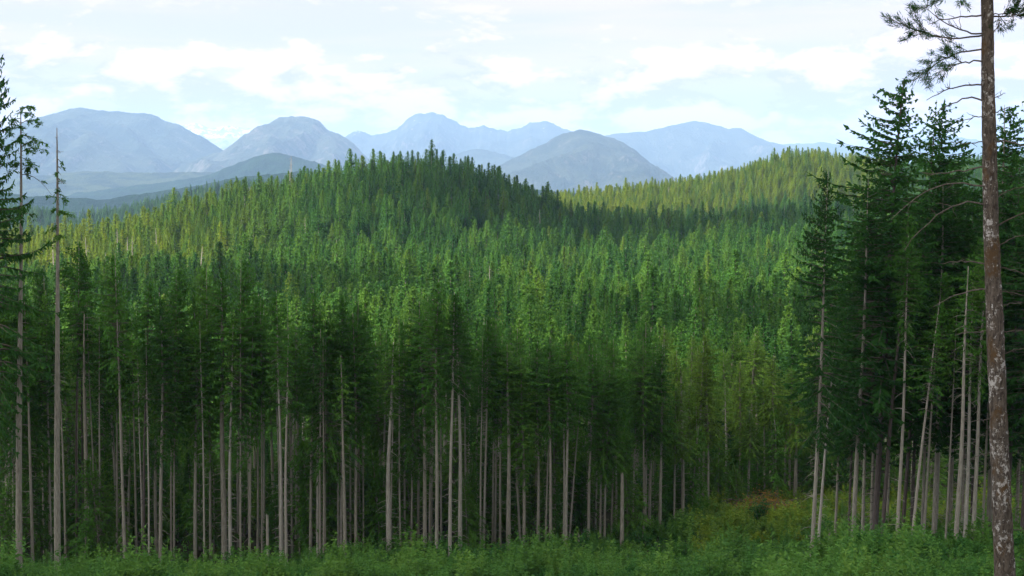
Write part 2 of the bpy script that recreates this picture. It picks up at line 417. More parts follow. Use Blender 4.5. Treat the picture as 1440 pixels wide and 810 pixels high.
# ------------------------------------------------------------------ tree meshes
def tube(pts, rads, sides=8, cap=True):
    """pts (n,3), rads (n,) -> verts, tri faces"""
    pts = np.asarray(pts, float); n = len(pts)
    a = np.linspace(0, 2 * np.pi, sides, endpoint=False)
    tan = np.gradient(pts, axis=0); tan /= np.linalg.norm(tan, axis=1)[:, None] + 1e-9
    ref = np.array([0, 0, 1.0]) if abs(tan[0][2]) < 0.8 else np.array([1.0, 0, 0])
    u = np.cross(tan, ref); u /= np.linalg.norm(u, axis=1)[:, None] + 1e-9
    v = np.cross(tan, u)
    rads = np.asarray(rads, float)[:, None, None]
    P = pts[:, None, :] + rads * (np.cos(a)[None, :, None] * u[:, None, :] + np.sin(a)[None, :, None] * v[:, None, :])
    f = []
    for i in range(n - 1):
        for j in range(sides):
            k = (j + 1) % sides
            f.append((i * sides + j, (i + 1) * sides + k, (i + 1) * sides + j)); f.append((i * sides + j, i * sides + k, (i + 1) * sides + k))
    V = P.reshape(-1, 3)
    if cap:
        V = np.vstack([V, pts[-1]]); c = len(V) - 1
        for j in range(sides): f.append(((n - 1) * sides + j, (n - 1) * sides + (j + 1) % sides, c))
    return V, np.array(f, int)
class Acc:
    def __init__(s): s.v = []; s.f = []; s.m = []; s.n = 0
    def add(s, v, f, m=0):
        if len(v) == 0: return
        s.v.append(np.asarray(v, float)); s.f.append(np.asarray(f, int) + s.n); s.m.append(np.full(len(f), m)); s.n += len(v)
    def mesh(s, name, mats, smooth_shade=False):
        return mesh_from(name, np.vstack(s.v), np.vstack(s.f), mats, np.concatenate(s.m), smooth_shade)

def rhombi(base, tip, width, rng, sag=0.0):
    """slender four-cornered leaves, base and tip (n,3)"""
    n = len(base)
    d = tip - base
    r = rng.normal(size=(n, 3)); r[:, 2] *= 0.45
    s = np.cross(d, np.cross(r, d)); s = r - d * (np.sum(r * d, 1) / (np.sum(d * d, 1) + 1e-9))[:, None]
    s /= np.linalg.norm(s, axis=1)[:, None] + 1e-9
    mid = base + d * rng.uniform(0.35, 0.6, (n, 1)); mid[:, 2] += sag
    w_ = np.asarray(width).reshape(-1, 1) * rng.uniform(0.7, 1.3, (n, 1)) * 0.5
    V = np.stack([base, mid + s * w_, tip, mid - s * w_], 1).reshape(-1, 3)
    i = np.arange(n)[:, None] * 4
    F = np.concatenate([i + [[0, 1, 2]], i + [[0, 2, 3]]], 0)
    return V, F

def crown_geo(acc, rng, H, cb, R, spacing=0.45, per=6, step=0.24, twig=0.55, width=0.17, limbs=True, droop=0.28, rise=0.35,
              ragged=0.3, power=0.85, wood=1, leaf=0, upturn=0.0, tufts=True, xy=lambda z: (0, 0), gap=0.0, low_thin=0.35, low_k=3.2):
    z = H * cb; top = H * 0.995
    B = []
    lobes = rng.uniform(0, 2 * np.pi, 5); lob_z = rng.uniform(0, 1, 5)
    while z < top - 0.15:
        t = (z - H * cb) / (top - H * cb)
        L0 = R * (1 - t) ** power * min(1.0, low_thin + low_k * t) + 0.18
        n = max(3, int(round(per * rng.uniform(0.75, 1.2) * (0.65 + 0.35 * (1 - t)))))
        if rng.random() > gap * (1 - t):
            az0 = rng.uniform(0, 6.28)
            for k in range(n):
                az = az0 + k * 2 * np.pi / n + rng.normal() * 0.3
                if t < 0.16 and rng.random() < 0.4 * (1 - t / 0.16): continue
                side = sum(math.cos(az - lobes[q]) * math.exp(-((t - lob_z[q]) / 0.18) ** 2) for q in range(5))
                L = L0 * (1 + 0.33 * np.clip(side, -1, 1)) * (1 + ragged * rng.normal() * 0.6)
                L = max(0.15, min(L, R * 1.5))
                B.append((z + rng.normal() * spacing * 0.3, az, L, t))
        z += spacing * rng.uniform(0.7, 1.3) * (0.55 + 0.45 * (1 - t))
    for (z, az, L, t) in B:
        ux, uy = math.cos(az), math.sin(az)
        el0 = rise * (t * 1.5 - 0.25) + rng.normal() * 0.09
        dr = droop * (1.15 - t) + rng.normal() * 0.04
        bx, by = xy(z)
        def P(s):
            s = np.asarray(s)
            h = z + L * (el0 * s - dr * s ** 2 * 1.0 + upturn * s ** 4)
            return np.stack([bx + ux * L * s, by + uy * L * s, h], -1)
        if limbs and L > 0.8:
            pts = P(np.linspace(0, 0.92, 5)); v, f = tube(pts, np.linspace(0.018 + 0.010 * L, 0.008, 5), 3, cap=False)
            acc.add(v, f, wood)
        s0 = 0.28 if t < 0.55 else 0.1
        ns = max(2, int(L * (1 - s0) / step))
        s = np.linspace(s0, 1.0, ns); s = np.clip(s + rng.normal(size=ns) * 0.03, 0.02, 1.02)
        for sgn in (-1, 1):
            base = P(s)
            tl = np.minimum(twig * 1.7, twig * (0.35 + 0.9 * L / R) * (1.12 - 0.75 * s)) * rng.uniform(0.6, 1.35, ns)
            an = az + sgn * (0.75 + rng.normal(size=ns) * 0.3)
            tip = base + np.stack([np.cos(an) * tl, np.sin(an) * tl, -tl * (0.22 + dr) + rng.normal(size=ns) * 0.09], -1)
            v, f = rhombi(base, tip, width * (0.7 + 0.5 * tl), rng)
            acc.add(v, f, leaf)
        # along the axis
        a0 = P(np.maximum(s - 0.06, 0)); a1 = P(np.minimum(s + 0.35 * step / L * 2 + 0.05, 1.1))
        a1[:, 2] += rng.normal(size=ns) * 0.05
        v, f = rhombi(a0, a1, np.full(ns, width * 1.05), rng); acc.add(v, f, leaf)
        if tufts:
            hb = P(s) ; ht = hb + np.stack([rng.normal(size=ns) * 0.12, rng.normal(size=ns) * 0.12, -np.abs(rng.normal(size=ns)) * 0.22 - 0.1], -1)
            v, f = rhombi(hb, ht, np.full(ns, width), rng); acc.add(v, f, leaf)
    # leader
    bx, by = xy(top)
    k = 5; b = np.stack([np.full(k, bx), np.full(k, by), np.linspace(top - 1.0, top - 0.2, k)], -1)
    tp = b + np.stack([rng.normal(size=k) * 0.12, rng.normal(size=k) * 0.12, np.full(k, 0.5)], -1)
    v, f = rhombi(b, tp, np.full(k, width * 0.8), rng); acc.add(v, f, leaf)

def trunk_geo(acc, rng, H, r0, xy, upto=1.0, sides=9, rings=18, twigs=0, tz=(0.08, 0.6), tlen=1.2, mat=0, tmat=0, flare=1.25, rtop=0.03):
    zs = np.concatenate([[-1.2, 0, 0.5, 1.3], np.linspace(2.5, H * upto, rings)])
    rr = r0 * (1 - np.clip(zs / H, 0, 1)) ** 0.72 + rtop
    rr = rr * np.where(zs < 1.3, 1 + (flare - 1) * (1 - np.clip(zs, 0, 1.3) / 1.3), 1)
    rr *= 1 + rng.normal(size=len(zs)) * 0.02
    pts = np.array([(*xy(z), z) for z in zs])
    v, f = tube(pts, rr, sides); acc.add(v, f, mat)
    for k in range(twigs):
        z = H * rng.uniform(*tz); az = rng.uniform(0, 6.28); L = tlen * rng.uniform(0.35, 1.3)
        bx, by = xy(z); e = rng.uniform(-0.25, 0.45); d = rng.uniform(0.1, 0.5)
        s = np.linspace(0, 1, 4)
        kz = rng.normal() * 0.25
        pts = np.stack([bx + np.cos(az + kz * s) * L * s, by + np.sin(az + kz * s) * L * s, z + L * (e * s - d * s * s)], -1)
        v, f = tube(pts, [0.036, 0.028, 0.020, 0.008], 3, cap=False); acc.add(v, f, tmat)
        if rng.random() < 0.5 and L > 0.7:
            p = pts[2]; q = p + np.array([np.cos(az + 0.8), np.sin(az + 0.8), -0.3]) * L * 0.35
            v, f = tube([p, (p + q) / 2, q], [0.012, 0.009, 0.004], 3, cap=False); acc.add(v, f, tmat)

def wobble(rng, H, amp):
    a, b, c, d = rng.uniform(0, 6.28, 4)
    def xy(z):
        t = min(max(z, 0) / H, 1.0)
        return (amp * (math.sin(3.1 * t + a) - math.sin(a)) * t + amp * 0.3 * math.sin(9 * t + c) * t,
                amp * (math.sin(2.7 * t + b) - math.sin(b)) * t + amp * 0.3 * math.sin(8 * t + d) * t)
    return xy

H0 = 30.0
PROTO = {}
def add_proto(kind, seed, cb, R, leafmat, barkmat, twigs=26, r0=0.27, H=H0, **kw):
    rng = np.random.default_rng(seed)
    xy = wobble(rng, H, kw.pop('amp', 0.34))
    tz = kw.pop('tz', (0.06, cb + 0.15)); tlen = kw.pop('tlen', 1.3)
    a = Acc(); crown_geo(a, rng, H, cb, R, xy=xy, **kw)
    crown = a.mesh(kind + '_crown', [leafmat, M_twig])
    b = Acc(); trunk_geo(b, rng, H, r0, xy, twigs=twigs, tz=tz, tlen=tlen, tmat=0)
    trunk = b.mesh(kind + '_trunk', [barkmat], smooth_shade=True)
    PROTO.setdefault(kind, []).append((trunk, crown, H))

for i in range(7):
    add_proto('fir', 100 + i, [0.48, 0.60, 0.66, 0.34, 0.70, 0.53, 0.42][i], [3.3, 3.0, 2.6, 3.7, 2.5, 3.3, 2.9][i], M_fir, [M_bark, M_bark, M_barkpale, M_bark, M_barkdark, M_bark, M_bark][i],
              twigs=60, per=6.5, spacing=0.44, ragged=0.38, step=0.2, power=0.66, rise=0.42, low_thin=0.12, low_k=1.7)
for i in range(4):
    add_proto('hemlock', 200 + i, [0.42, 0.5, 0.36, 0.46][i], [3.8, 3.4, 4.0, 3.5][i], M_hem, M_bark, twigs=55, droop=0.42, per=6.5, spacing=0.40, ragged=0.4, step=0.2, width=0.15, power=0.7)
for i in range(4):     # trees with narrow ragged crowns
    add_proto('thin_fir', 300 + i, [0.62, 0.66, 0.58, 0.7][i], [1.9, 1.6, 2.1, 1.7][i], M_fir, [M_barkpale, M_bark][i % 2], twigs=80, ragged=0.6, per=4.5, spacing=0.5, gap=0.2)
for i in range(4):     # young trees, green almost to the ground
    add_proto('young_fir', 400 + i, 0.10, [2.4, 2.8, 2.2, 2.6][i], [M_fir, M_hem][i % 2], M_bark, H=11.0, r0=0.11, twigs=6, per=6, spacing=0.32, step=0.2, width=0.14, droop=0.35)
for i in range(4):     # the big trees at the right, open whorls with lifted tips
    add_proto('spruce', 500 + i, [0.24, 0.30, 0.27, 0.34][i], [5.0, 4.6, 5.2, 4.4][i], M_dark, [M_barkdark, M_bark][i % 2], H=38.0, r0=0.36, twigs=60, per=6, spacing=0.56,
              ragged=0.42, twig=0.62, width=0.19, step=0.2, droop=0.42, upturn=0.20, rise=0.30, gap=0.14, power=0.64, tlen=2.0)
FARP = []
def far_proto(seed, H, R, cb, dead=False, mats=None):
    rng = np.random.default_rng(seed)
    a = Acc()
    xy = wobble(rng, H, 0.15)
    crown_geo(a, rng, H, cb, R, spacing=0.66, per=8, step=0.48, twig=1.0, width=0.38, limbs=False, droop=0.30, ragged=0.17, tufts=True, xy=xy, power=0.84, low_thin=0.7)
    trunk_geo(a, rng, H, 0.24, xy, sides=5, rings=5, mat=1)
    me = a.mesh('hill_fir', mats or [M_far, M_bark])
    return me
for i in range(9): FARP.append(far_proto(600 + i, 25.0, [4.6, 4.1, 5.2, 3.8, 4.4, 4.8, 3.2, 5.6, 2.4][i], [0.12, 0.2, 0.08, 0.25, 0.15, 0.1, 0.22, 0.1, 0.35][i]))
_r = np.random.default_rng(650); _a = Acc(); trunk_geo(_a, _r, 25, 0.2, wobble(_r, 25, 0.3), sides=5, rings=5, twigs=40, tz=(0.3, 0.98), rtop=0.04)
FARP.append(_a.mesh('hill_snag', [M_snag]))

# ------------------------------------------------------------------ placing single trees
prng = random.Random(7)
TREES = []      # records for the labels
def place_tree(kind, col, d, top_row=None, lean=0.0, width=None, h=None, lean_y=0.0, var=None, warm=0.0, row='back', crown_w=1.0, name=None, note=None, drop_crown=False):
    x = X_(col, d); gz_ = ground(x, d)
    lst = PROTO[kind]; var = prng.randrange(len(lst)) if var is None else var
    trunk, crown, H = lst[var]
    if h is None: h = slope(top_row) * d - gz_
    root = bpy.data.objects.new(name or {'fir': 'fir_tree', 'thin_fir': 'fir_tree', 'hemlock': 'hemlock_tree', 'young_fir': 'young_fir', 'spruce': 'spruce_tree'}[kind], None)
    COL.objects.link(root)
    root.location = (x, d, gz_ - 0.1)
    s = h / H
    sw = (0.45 + 0.55 * s) if kind != 'young_fir' else s
    rz = prng.uniform(0, 6.283)
    root.rotation_euler = (lean_y + prng.gauss(0, 0.006), lean, 0)
    root.scale = (1, 1, 1)
    tr = bpy.data.objects.new('trunk', trunk); COL.objects.link(tr); tr.parent = root
    base_w = {'fir': 0.27, 'thin_fir': 0.27, 'hemlock': 0.27, 'young_fir': 0.11, 'spruce': 0.36}[kind] * 2
    wf = (0.74 * width * d / 2000.0 / base_w) if width else sw * prng.uniform(0.7, 1.0)
    tr.scale = (wf, wf, s); tr.rotation_euler = (0, 0, rz)
    cr = bpy.data.objects.new('crown', crown); COL.objects.link(cr); cr.parent = root
    k = sw * crown_w * prng.uniform(0.92, 1.08)
    cr.scale = (k, k, s); cr.rotation_euler = (0, 0, rz)
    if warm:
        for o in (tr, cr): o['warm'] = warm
    TREES.append(dict(o=root, kind=kind, col=col, d=d, lean=lean, width=width or 2 * wf * base_w, row=row, h=h, note=note, warm=warm, var=var))
    return root
OCC = []
def free(x, y, r=1.6):
    for (a, b) in OCC:
        if (a - x) ** 2 + (b - y) ** 2 < r * r: return False
    return True

edge_d = pl([-200, 0, 480, 700, 800, 900, 960, 1010, 1060, 1150, 1250, 1700], [146, 148, 154, 158, 163, 169, 176, 190, 199, 200, 198, 196])
top_row = pl([-200, 0, 60, 120, 175, 240, 290, 340, 380, 440, 480, 540, 600, 640, 700, 760, 830, 880, 940, 1000, 1050, 1100, 1200, 1700],
             [360, 365, 380, 352, 372, 376, 395, 376, 398, 418, 428, 440, 396, 425, 440, 468, 478, 470, 478, 492, 505, 512, 500, 490])
# front row, read off the photograph: base column, lean in columns per 270 rows, trunk width, kind
FRONT = [
 (-22, 5, 6, 'fir'), (8, 3, 4, 'hemlock'), (35, 3, 6, 'fir'), (52, 2, 4, 'thin_fir'), (98, 3, 5, 'fir'), (132, 1, 4, 'thin_fir'), (155, 6, 4, 'fir'), (167, 0, 6, 'fir'),
 (193, 5, 6, 'fir'), (201, 3, 4, 'thin_fir'), (217, 5, 7, 'fir'), (233, 3, 4, 'hemlock'), (267, 2, 7, 'fir'), (289, 3, 5, 'fir'), (309, 2, 11, 'fir'), (317, 4, 7, 'thin_fir'),
 (332, 2, 4, 'fir'), (345, 1, 5, 'thin_fir'), (365, 5, 5, 'fir'), (390, 1, 6, 'fir'), (397, 3, 6, 'thin_fir'), (417, 1, 4, 'fir'), (432, 4, 6, 'fir'), (442, 2, 5, 'thin_fir'),
 (453, 1, 4, 'hemlock'), (475, 5, 6, 'fir'), (481, 3, 7, 'thin_fir'), (489, 1, 4, 'thin_fir'), (497, 1, 6, 'fir'), (508, 1, 3, 'fir'), (544, 2, 10, 'fir'), (567, 1, 4, 'thin_fir'),
 (576, 3, 4, 'hemlock'), (586, 1, 5, 'thin_fir'), (596, -1, 8, 'fir'), (605, 1, 4, 'thin_fir'), (612, 4, 7, 'fir'), (619, 0, 4, 'thin_fir'), (631, 3, 7, 'fir'), (646, -1, 8, 'fir'),
 (675, 1, 4, 'thin_fir'), (679, 6, 5, 'fir'), (692, 7, 5, 'thin_fir'), (703, 0, 5, 'fir'), (715, -1, 9, 'fir'), (732, -11, 5, 'thin_fir'), (737, 2, 6, 'fir'), (757, 3, 6, 'fir'),
 (768, 0, 5, 'thin_fir'), (775, 2, 6, 'fir'), (781, 0, 5, 'hemlock'), (797, 0, 6, 'fir'), (801, 22, 4, 'thin_fir'), (829, 1, 6, 'fir'), (846, 1, 4, 'hemlock'), (862, 2, 4, 'fir'),
 (893, 1, 4, 'thin_fir'), (910, 1, 5, 'fir'), (916, 1, 6, 'hemlock'), (921, 1, 4, 'thin_fir'), (931, 3, 6, 'fir'), (951, 0, 4, 'hemlock'), (963, 3, 7, 'thin_fir'), (974, 1, 5, 'hemlock'),
 (985, 1, 5, 'fir'), (992, 2, 5, 'thin_fir'), (999, 3, 5, 'hemlock'), (1023, 1, 4, 'thin_fir'), (1044, 2, 4, 'hemlock'), (1056, 1, 5, 'hemlock'), (1087, 4, 4, 'thin_fir'), (1108, 1, 4, 'hemlock'), (1122, 0, 4, 'hemlock'),
]
LANDMARK = {309: 'stoutest rough-barked trunk of the front row at left', 544: 'stout pale trunk in the front row near the centre', 715: 'stout straight trunk at the middle of the front row',
            801: 'slim trunk leaning right past the upright ones near the centre', 111: None}
for k_ in range(46):
    FRONT.append((prng.uniform(-10, 1140), prng.gauss(2, 3), prng.uniform(3.4, 4.8), prng.choice(['thin_fir', 'thin_fir', 'fir'])))
for (c, ln, wd, kd) in FRONT:
    d = float(edge_d(c)) + prng.uniform(-2, 5) + (0 if wd > 5 else prng.uniform(2, 9))
    tr_ = float(top_row(c)) + prng.uniform(-22, 48) + (0 if kd == 'fir' else 25 if kd == 'hemlock' else 40)
    wm = 0.0
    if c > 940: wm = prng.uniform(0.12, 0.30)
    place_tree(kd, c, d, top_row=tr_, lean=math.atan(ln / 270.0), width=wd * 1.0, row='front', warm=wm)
    OCC.append((X_(c, d), d))

# rows behind
cnt = 0; tries = 0
while cnt < 136 and tries < 6000:
    tries += 1
    c = prng.uniform(-60, 1500); e = float(edge_d(c)); d = e + 4 + 46 * prng.random() ** 1.1
    if prng.random() > d / (e + 50): continue
    x = X_(c, d)
    if not free(x, d, 2.9): continue
    OCC.append((x, d))
    kd = prng.choices(['fir', 'hemlock', 'thin_fir'], [0.62, 0.28, 0.10])[0]
    if c > 900 and prng.random() < 0.4: kd = 'hemlock'
    h = prng.uniform(20, 30)
    if c > 960: h = prng.uniform(17, 23)
    elif c > 700: h = prng.uniform(21, 26)
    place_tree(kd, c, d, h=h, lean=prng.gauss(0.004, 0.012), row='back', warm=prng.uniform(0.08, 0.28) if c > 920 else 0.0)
    cnt += 1
# young trees between the trunks
cnt = 0; tries = 0
while cnt < 100 and tries < 5000:
    tries += 1
    c = prng.uniform(-30, 1480); d = float(edge_d(c)) + (prng.uniform(0, 12) if cnt % 2 else prng.uniform(2, 34))
    x = X_(c, d)
    if not free(x, d, 1.4): continue
    OCC.append((x, d))
    place_tree('young_fir', c, d, h=prng.uniform(6, 15), row='young')
    cnt += 1

# the group at the right: base column, tip column, tip row, distance, width, kind
RIGHT = [
 (1147, 1169, 238, 118, 8, 'spruce', 3, 0.66, 'tall open-crowned conifer with pale trunk, left edge of the right-hand group'),
 (1153, 1178, 452, 121, 6, 'thin_fir', 0, 0.9, 'slim pale trunk crossing close to the right of the tall open-crowned conifer'),
 (1206, 1222, 250, 124, 9, 'spruce', 1, 0.8, 'dark-barked conifer just left of the highest pointed crown at right'),
 (1236, 1270, 108, 128, 12, 'spruce', 0, 1.0, 'highest pointed conifer with open upturned boughs against the clouds at right'),
 (1276, 1312, 138, 136, 7, 'spruce', 2, 1.0, 'conifer whose sparse pointed top stands just right of the highest crown'),
 (1247, 1272, 300, 122, 8, 'fir', 4, 1.0, None), (1269, 1282, 330, 120, 7, 'fir', 2, 0.9, None), (1290, 1314, 420, 119, 6, 'thin_fir', 2, 1.0, None),
 (1307, 1318, 380, 124, 5, 'fir', 1, 0.9, None), (1322, 1330, 260, 132, 10, 'spruce', 1, 0.95, None), (1338, 1350, 430, 122, 4, 'thin_fir', 1, 0.9, None),
 (1353, 1366, 372, 117, 9, 'thin_fir', 3, 0.6, 'grey trunk left of a close pair of bare trunks beside the lichened trunk'),
 (1366, 1374, 395, 121, 8, 'thin_fir', 0, 0.6, None), (1377, 1392, 330, 120, 8, 'fir', 0, 0.9, None), (1391, 1400, 300, 126, 5, 'fir', 5, 0.9, None),
 (1400, 1405, 146, 140, 10, 'spruce', 3, 1.15, 'tall dark spruce whose top shows behind the near lichened trunk'),
 (1426, 1440, 215, 128, 7, 'spruce', 2, 0.9, None), (1447, 1465, 180, 122, 8, 'spruce', 0, 1.0, None), (1480, 1490, 240, 126, 8, 'spruce', 1, 1.0, None),
 (1345, 1352, 225, 146, 8, 'spruce', 3, 1.0, None), (1220, 1226, 330, 140, 6, 'hemlock', 2, 1.1, None), (1290, 1296, 285, 150, 7, 'spruce', 2, 1.0, None), 
 (1180, 1190, 400, 150, 5, 'fir', 3, 1.0, None), (1375, 1380, 290, 150, 7, 'spruce', 0, 1.0, None), (1440, 1445, 260, 150, 7, 'spruce', 3, 1.0, None),
 (1232, 1240, 262, 141, 6, 'spruce', 1, 1.0, None), (1305, 1312, 232, 143, 6, 'spruce', 3, 1.0, None), (1362, 1366, 262, 138, 6, 'spruce', 1, 1.0, None), (1424, 1428, 300, 139, 6, 'spruce', 2, 1.0, None), (1200, 1206, 340, 146, 5, 'spruce', 0, 0.9, None),
 (1255, 1260, 355, 160, 5, 'fir', 1, 1.1, None), (1325, 1330, 350, 165, 6, 'fir', 3, 1.2, None), (1410, 1414, 350, 165, 6, 'fir', 0, 1.2, None),
]
for (c, tcol, trow, d, wd, kd, var, cw, note) in RIGHT:
    if kd == 'spruce' and c > 1200: cw *= 1.38
    x = X_(c, d); g = ground(x, d); base = Vector((x, d, g)); tip = at(tcol, trow, d)
    h = tip.z - g; ln = math.atan((tip.x - x) / h)
    place_tree(kd, c, d, h=h, lean=ln, width=wd, row='right', var=var, crown_w=cw, note=note)
    OCC.append((x, d))

# ------------------------------------------------------------------ heroes at the edges
def branch_path(p0, az, L, e, d, kz, n=7, rng=None, up=0.0):
    s = np.linspace(0, 1, n)
    j = rng.normal(size=(n, 3)) * 0.012 * L; j[0] = 0
    return np.stack([p0[0] + np.cos(az + kz * s) * L * s, p0[1] + np.sin(az + kz * s) * L * s, p0[2] + L * (e * s - d * s * s + up * s ** 3)], -1) + j
def needles_on(acc, rng, pts, dens, size, width, spread=0.15, m=0, s0=0.3):
    """tufts of fine needles along a twig"""
    n = max(3, dens)
    s = rng.uniform(s0, 1.0, n) * (len(pts) - 1); i = np.minimum(s.astype(int), len(pts) - 2); f_ = (s - i)[:, None]
    b = pts[i] * (1 - f_) + pts[i + 1] * f_ + rng.normal(size=(n, 3)) * spread * 0.25
    d = rng.normal(size=(n, 3)); d /= np.linalg.norm(d, axis=1)[:, None]
    dirn = pts[i + 1] - pts[i]; dirn /= np.linalg.norm(dirn, axis=1)[:, None] + 1e-9
    d = d * 0.8 + dirn * 0.7
    v, f = rhombi(b, b + d * size * rng.uniform(0.6, 1.3, (n, 1)), np.full(n, width), rng); acc.add(v, f, m)

def near_pine():
    rng = np.random.default_rng(42)
    d = 36.0; base_col, top_col = 1414.0, 1388.0
    x = X_(1421, d); g = ground(x, d)
    root = bpy.data.objects.new('pine_tree', None); COL.objects.link(root); root.location = (x, d, g)
    root['label'] = 'tall near trunk with white lichen patches and bare curved branches, at the right edge'; root['category'] = 'tree'
    # axis: follow the trunk seen in the photograph
    ctrl = [(810, 1413, 15.3), (640, 1406, 13.8), (480, 1400, 12.6), (330, 1394, 11.5), (200, 1391, 10.3), (90, 1389, 9.4), (0, 1388, 8.6)]
    P = [(0, 0, -1.0), (0, 0, 0.0)]; Rd = [0.36, 0.33]
    for (row, col, hw) in ctrl:
        p = at(col, row, d) - Vector((x, d, g)); P.append((p.x, 0.0, p.z)); Rd.append(hw * 0.93 * d / 2000)
    last = P[-1]
    for k in range(1, 7):
        P.append((last[0] - 0.05 * k, 0.05 * k, last[2] + 2.4 * k)); Rd.append(max(0.02, Rd[8] * (1 - k / 6.3)))
    P = np.array(P); Rd = np.array(Rd)
    # finer rings with bark relief
    zz = np.arange(P[0][2], P[-1][2], 0.12)
    ax = np.interp(zz, P[:, 2], P[:, 0]); ay = np.interp(zz, P[:, 2], P[:, 1]); ar = np.interp(zz, P[:, 2], Rd)
    acc = Acc(); v, f = tube(np.stack([ax, ay, zz], -1), ar, 36)
    for k in range(len(v) - 1):
        i = k // 36
        c = Vector((ax[i], ay[i], zz[i])); q = Vector(v[k]) - c
        s = 1 + 0.085 * fbm(Vector((v[k][0] * 5, v[k][1] * 5, v[k][2] * 1.6)), 4, 0.6) + 0.06 * fbm(Vector((v[k][0] * 14, v[k][1] * 14, v[k][2] * 5)), 3, 0.6)
        v[k] = c + q * s
    acc.add(v, f)
    tr = link('trunk', acc.mesh('trunk', [M_bighero], True), root)
    def axis(z): return np.array([np.interp(z, P[:, 2], P[:, 0]), np.interp(z, P[:, 2], P[:, 1]), z])
    # branches seen in the photo: row where it leaves, dx to tip, dy to tip (photo pixels), bend, foliage
    BR = [(22, -78, 10, -4, 'bare'), (48, -142, -22, 16, 'needles'), (48, -95, -30, 10, 'bareup'), (69, -100, 44, -14, 'needles'), (87, -80, 18, -8, 'needlesmall'),
          (121, -80, 18, -10, 'bareup'), (143, -78, 22, -16, 'bare'), (166, -48, 6, -4, 'bare'), (232, -95, 12, 4, 'bare'), (196, -60, 4, 4, 'bare'), (268, -150, 40, -30, 'bare'), (290, -130, 60, -30, 'bare'),
          (378, -70, -6, -8, 'bare'), (408, -80, 26, -10, 'bare'), (466, -60, 4, -2, 'bare'), (20, 62, -10, 4, 'needlesmall'), (22, 70, -6, 4, 'needles'), (60, 14, -30, 0, 'bare'), (140, 20, -8, 0, 'bare'),
          (160, 34, -10, 0, 'bare'), (200, 70, 20, -8, 'bare'), (285, 60, -20, -10, 'bare'), (322, 60, -30, -4, 'bare'), (352, 60, -22, -8, 'bare'), (378, 50, 16, -8, 'bare'), (410, 60, 10, -2, 'bare'),
          (432, 40, -6, 0, 'bare'), (468, 40, -6, 0, 'bare'), (500, 40, -10, 0, 'bare'), (585, -36, 6, 0, 'bare'), (635, -40, 10, 0, 'bare'), (705, 50, -28, 0, 'bare'), (745, 44, 4, 0, 'bare'),
          (-12, -90, 26, -10, 'needles'), (-30, 60, 10, -6, 'needles')]
    for (row, dx, dy, bend, kindb) in BR:
        p0 = at(np.interp(row, [0, 810], [1388, 1413]), row, d) - Vector((x, d, g))
        L = math.hypot(dx, dy) * d / 2000
        yoff = rng.uniform(-0.35, 0.35) * L
        p1 = Vector((p0.x + dx * d / 2000, yoff, p0.z - dy * d / 2000))
        n = 12; s = np.linspace(0, 1, n)
        a0 = axis(p0.z)
        pts = a0[None, :] * (1 - s[:, None]) + np.array(p1)[None, :] * s[:, None]
        pts[:, 2] += (-bend * d / 2000) * 4 * s * (1 - s) * 0.9
        pts += rng.normal(size=(n, 3)) * 0.014 * (s[:, None] > 0)
        r = 0.026 if L > 1.2 else 0.016
        a = Acc(); v, f = tube(pts, np.linspace(r, 0.008, n), 5); a.add(v, f)
        subs = []
        nsub = {'bare': 3, 'bareup': 9, 'needles': 16, 'needlesmall': 7}[kindb]
        for q in range(nsub):
            i = int(rng.integers(3, n - 1)); b = pts[i]
            dirn = pts[i] - pts[i - 1]; dirn /= np.linalg.norm(dirn)
            sd_ = rng.normal(size=3); sd_[1] *= 0.7
            if kindb == 'bareup': sd_[2] = abs(sd_[2]) * 1.2
            dd = dirn * 0.9 + sd_ * 0.75; dd /= np.linalg.norm(dd)
            l2 = rng.uniform(0.15, 0.55) * (1.15 - i / n) * max(0.7, L * 0.55)
            if kindb.startswith('needle'): l2 = rng.uniform(0.3, 0.7)
            m = 5; s2 = np.linspace(0, 1, m)[:, None]
            sp = b + dd * l2 * s2 + np.array([0, 0, 0.12 if kindb != 'bare' else -0.05]) * l2 * s2 ** 2 * 2 + rng.normal(size=(m, 3)) * 0.012 * (s2 > 0)
            v, f = tube(sp, np.linspace(0.011, 0.004, m), 3, cap=False); a.add(v, f)
            subs.append(sp)
        bo = link('branch', a.mesh('branch', [M_twig]), root)
        if kindb.startswith('needle'):
            fa = Acc()
            for sp in subs:
                needles_on(fa, rng, sp, 60, 0.115, 0.016, 0.12, s0=0.25)
                tipc = sp[-1]
                needles_on(fa, rng, np.stack([sp[-2], tipc]), 36, 0.12, 0.016, 0.14, s0=0.2)
            needles_on(fa, rng, pts[n // 2:], 140, 0.12, 0.016, 0.16, s0=0.1)
            link('foliage', fa.mesh('foliage', [M_dark]), bo)
    # the crown above the frame
    fa = Acc(); crown_geo(fa, rng, P[-1][2], 0.62, 2.8, spacing=0.6, per=5, step=0.25, width=0.14, xy=lambda z: tuple(axis(z)[:2]), ragged=0.5, gap=0.1)
    V = np.vstack(fa.v)
    link('crown', fa.mesh('crown', [M_dark, M_twig]), root)
    return root
near_pine()

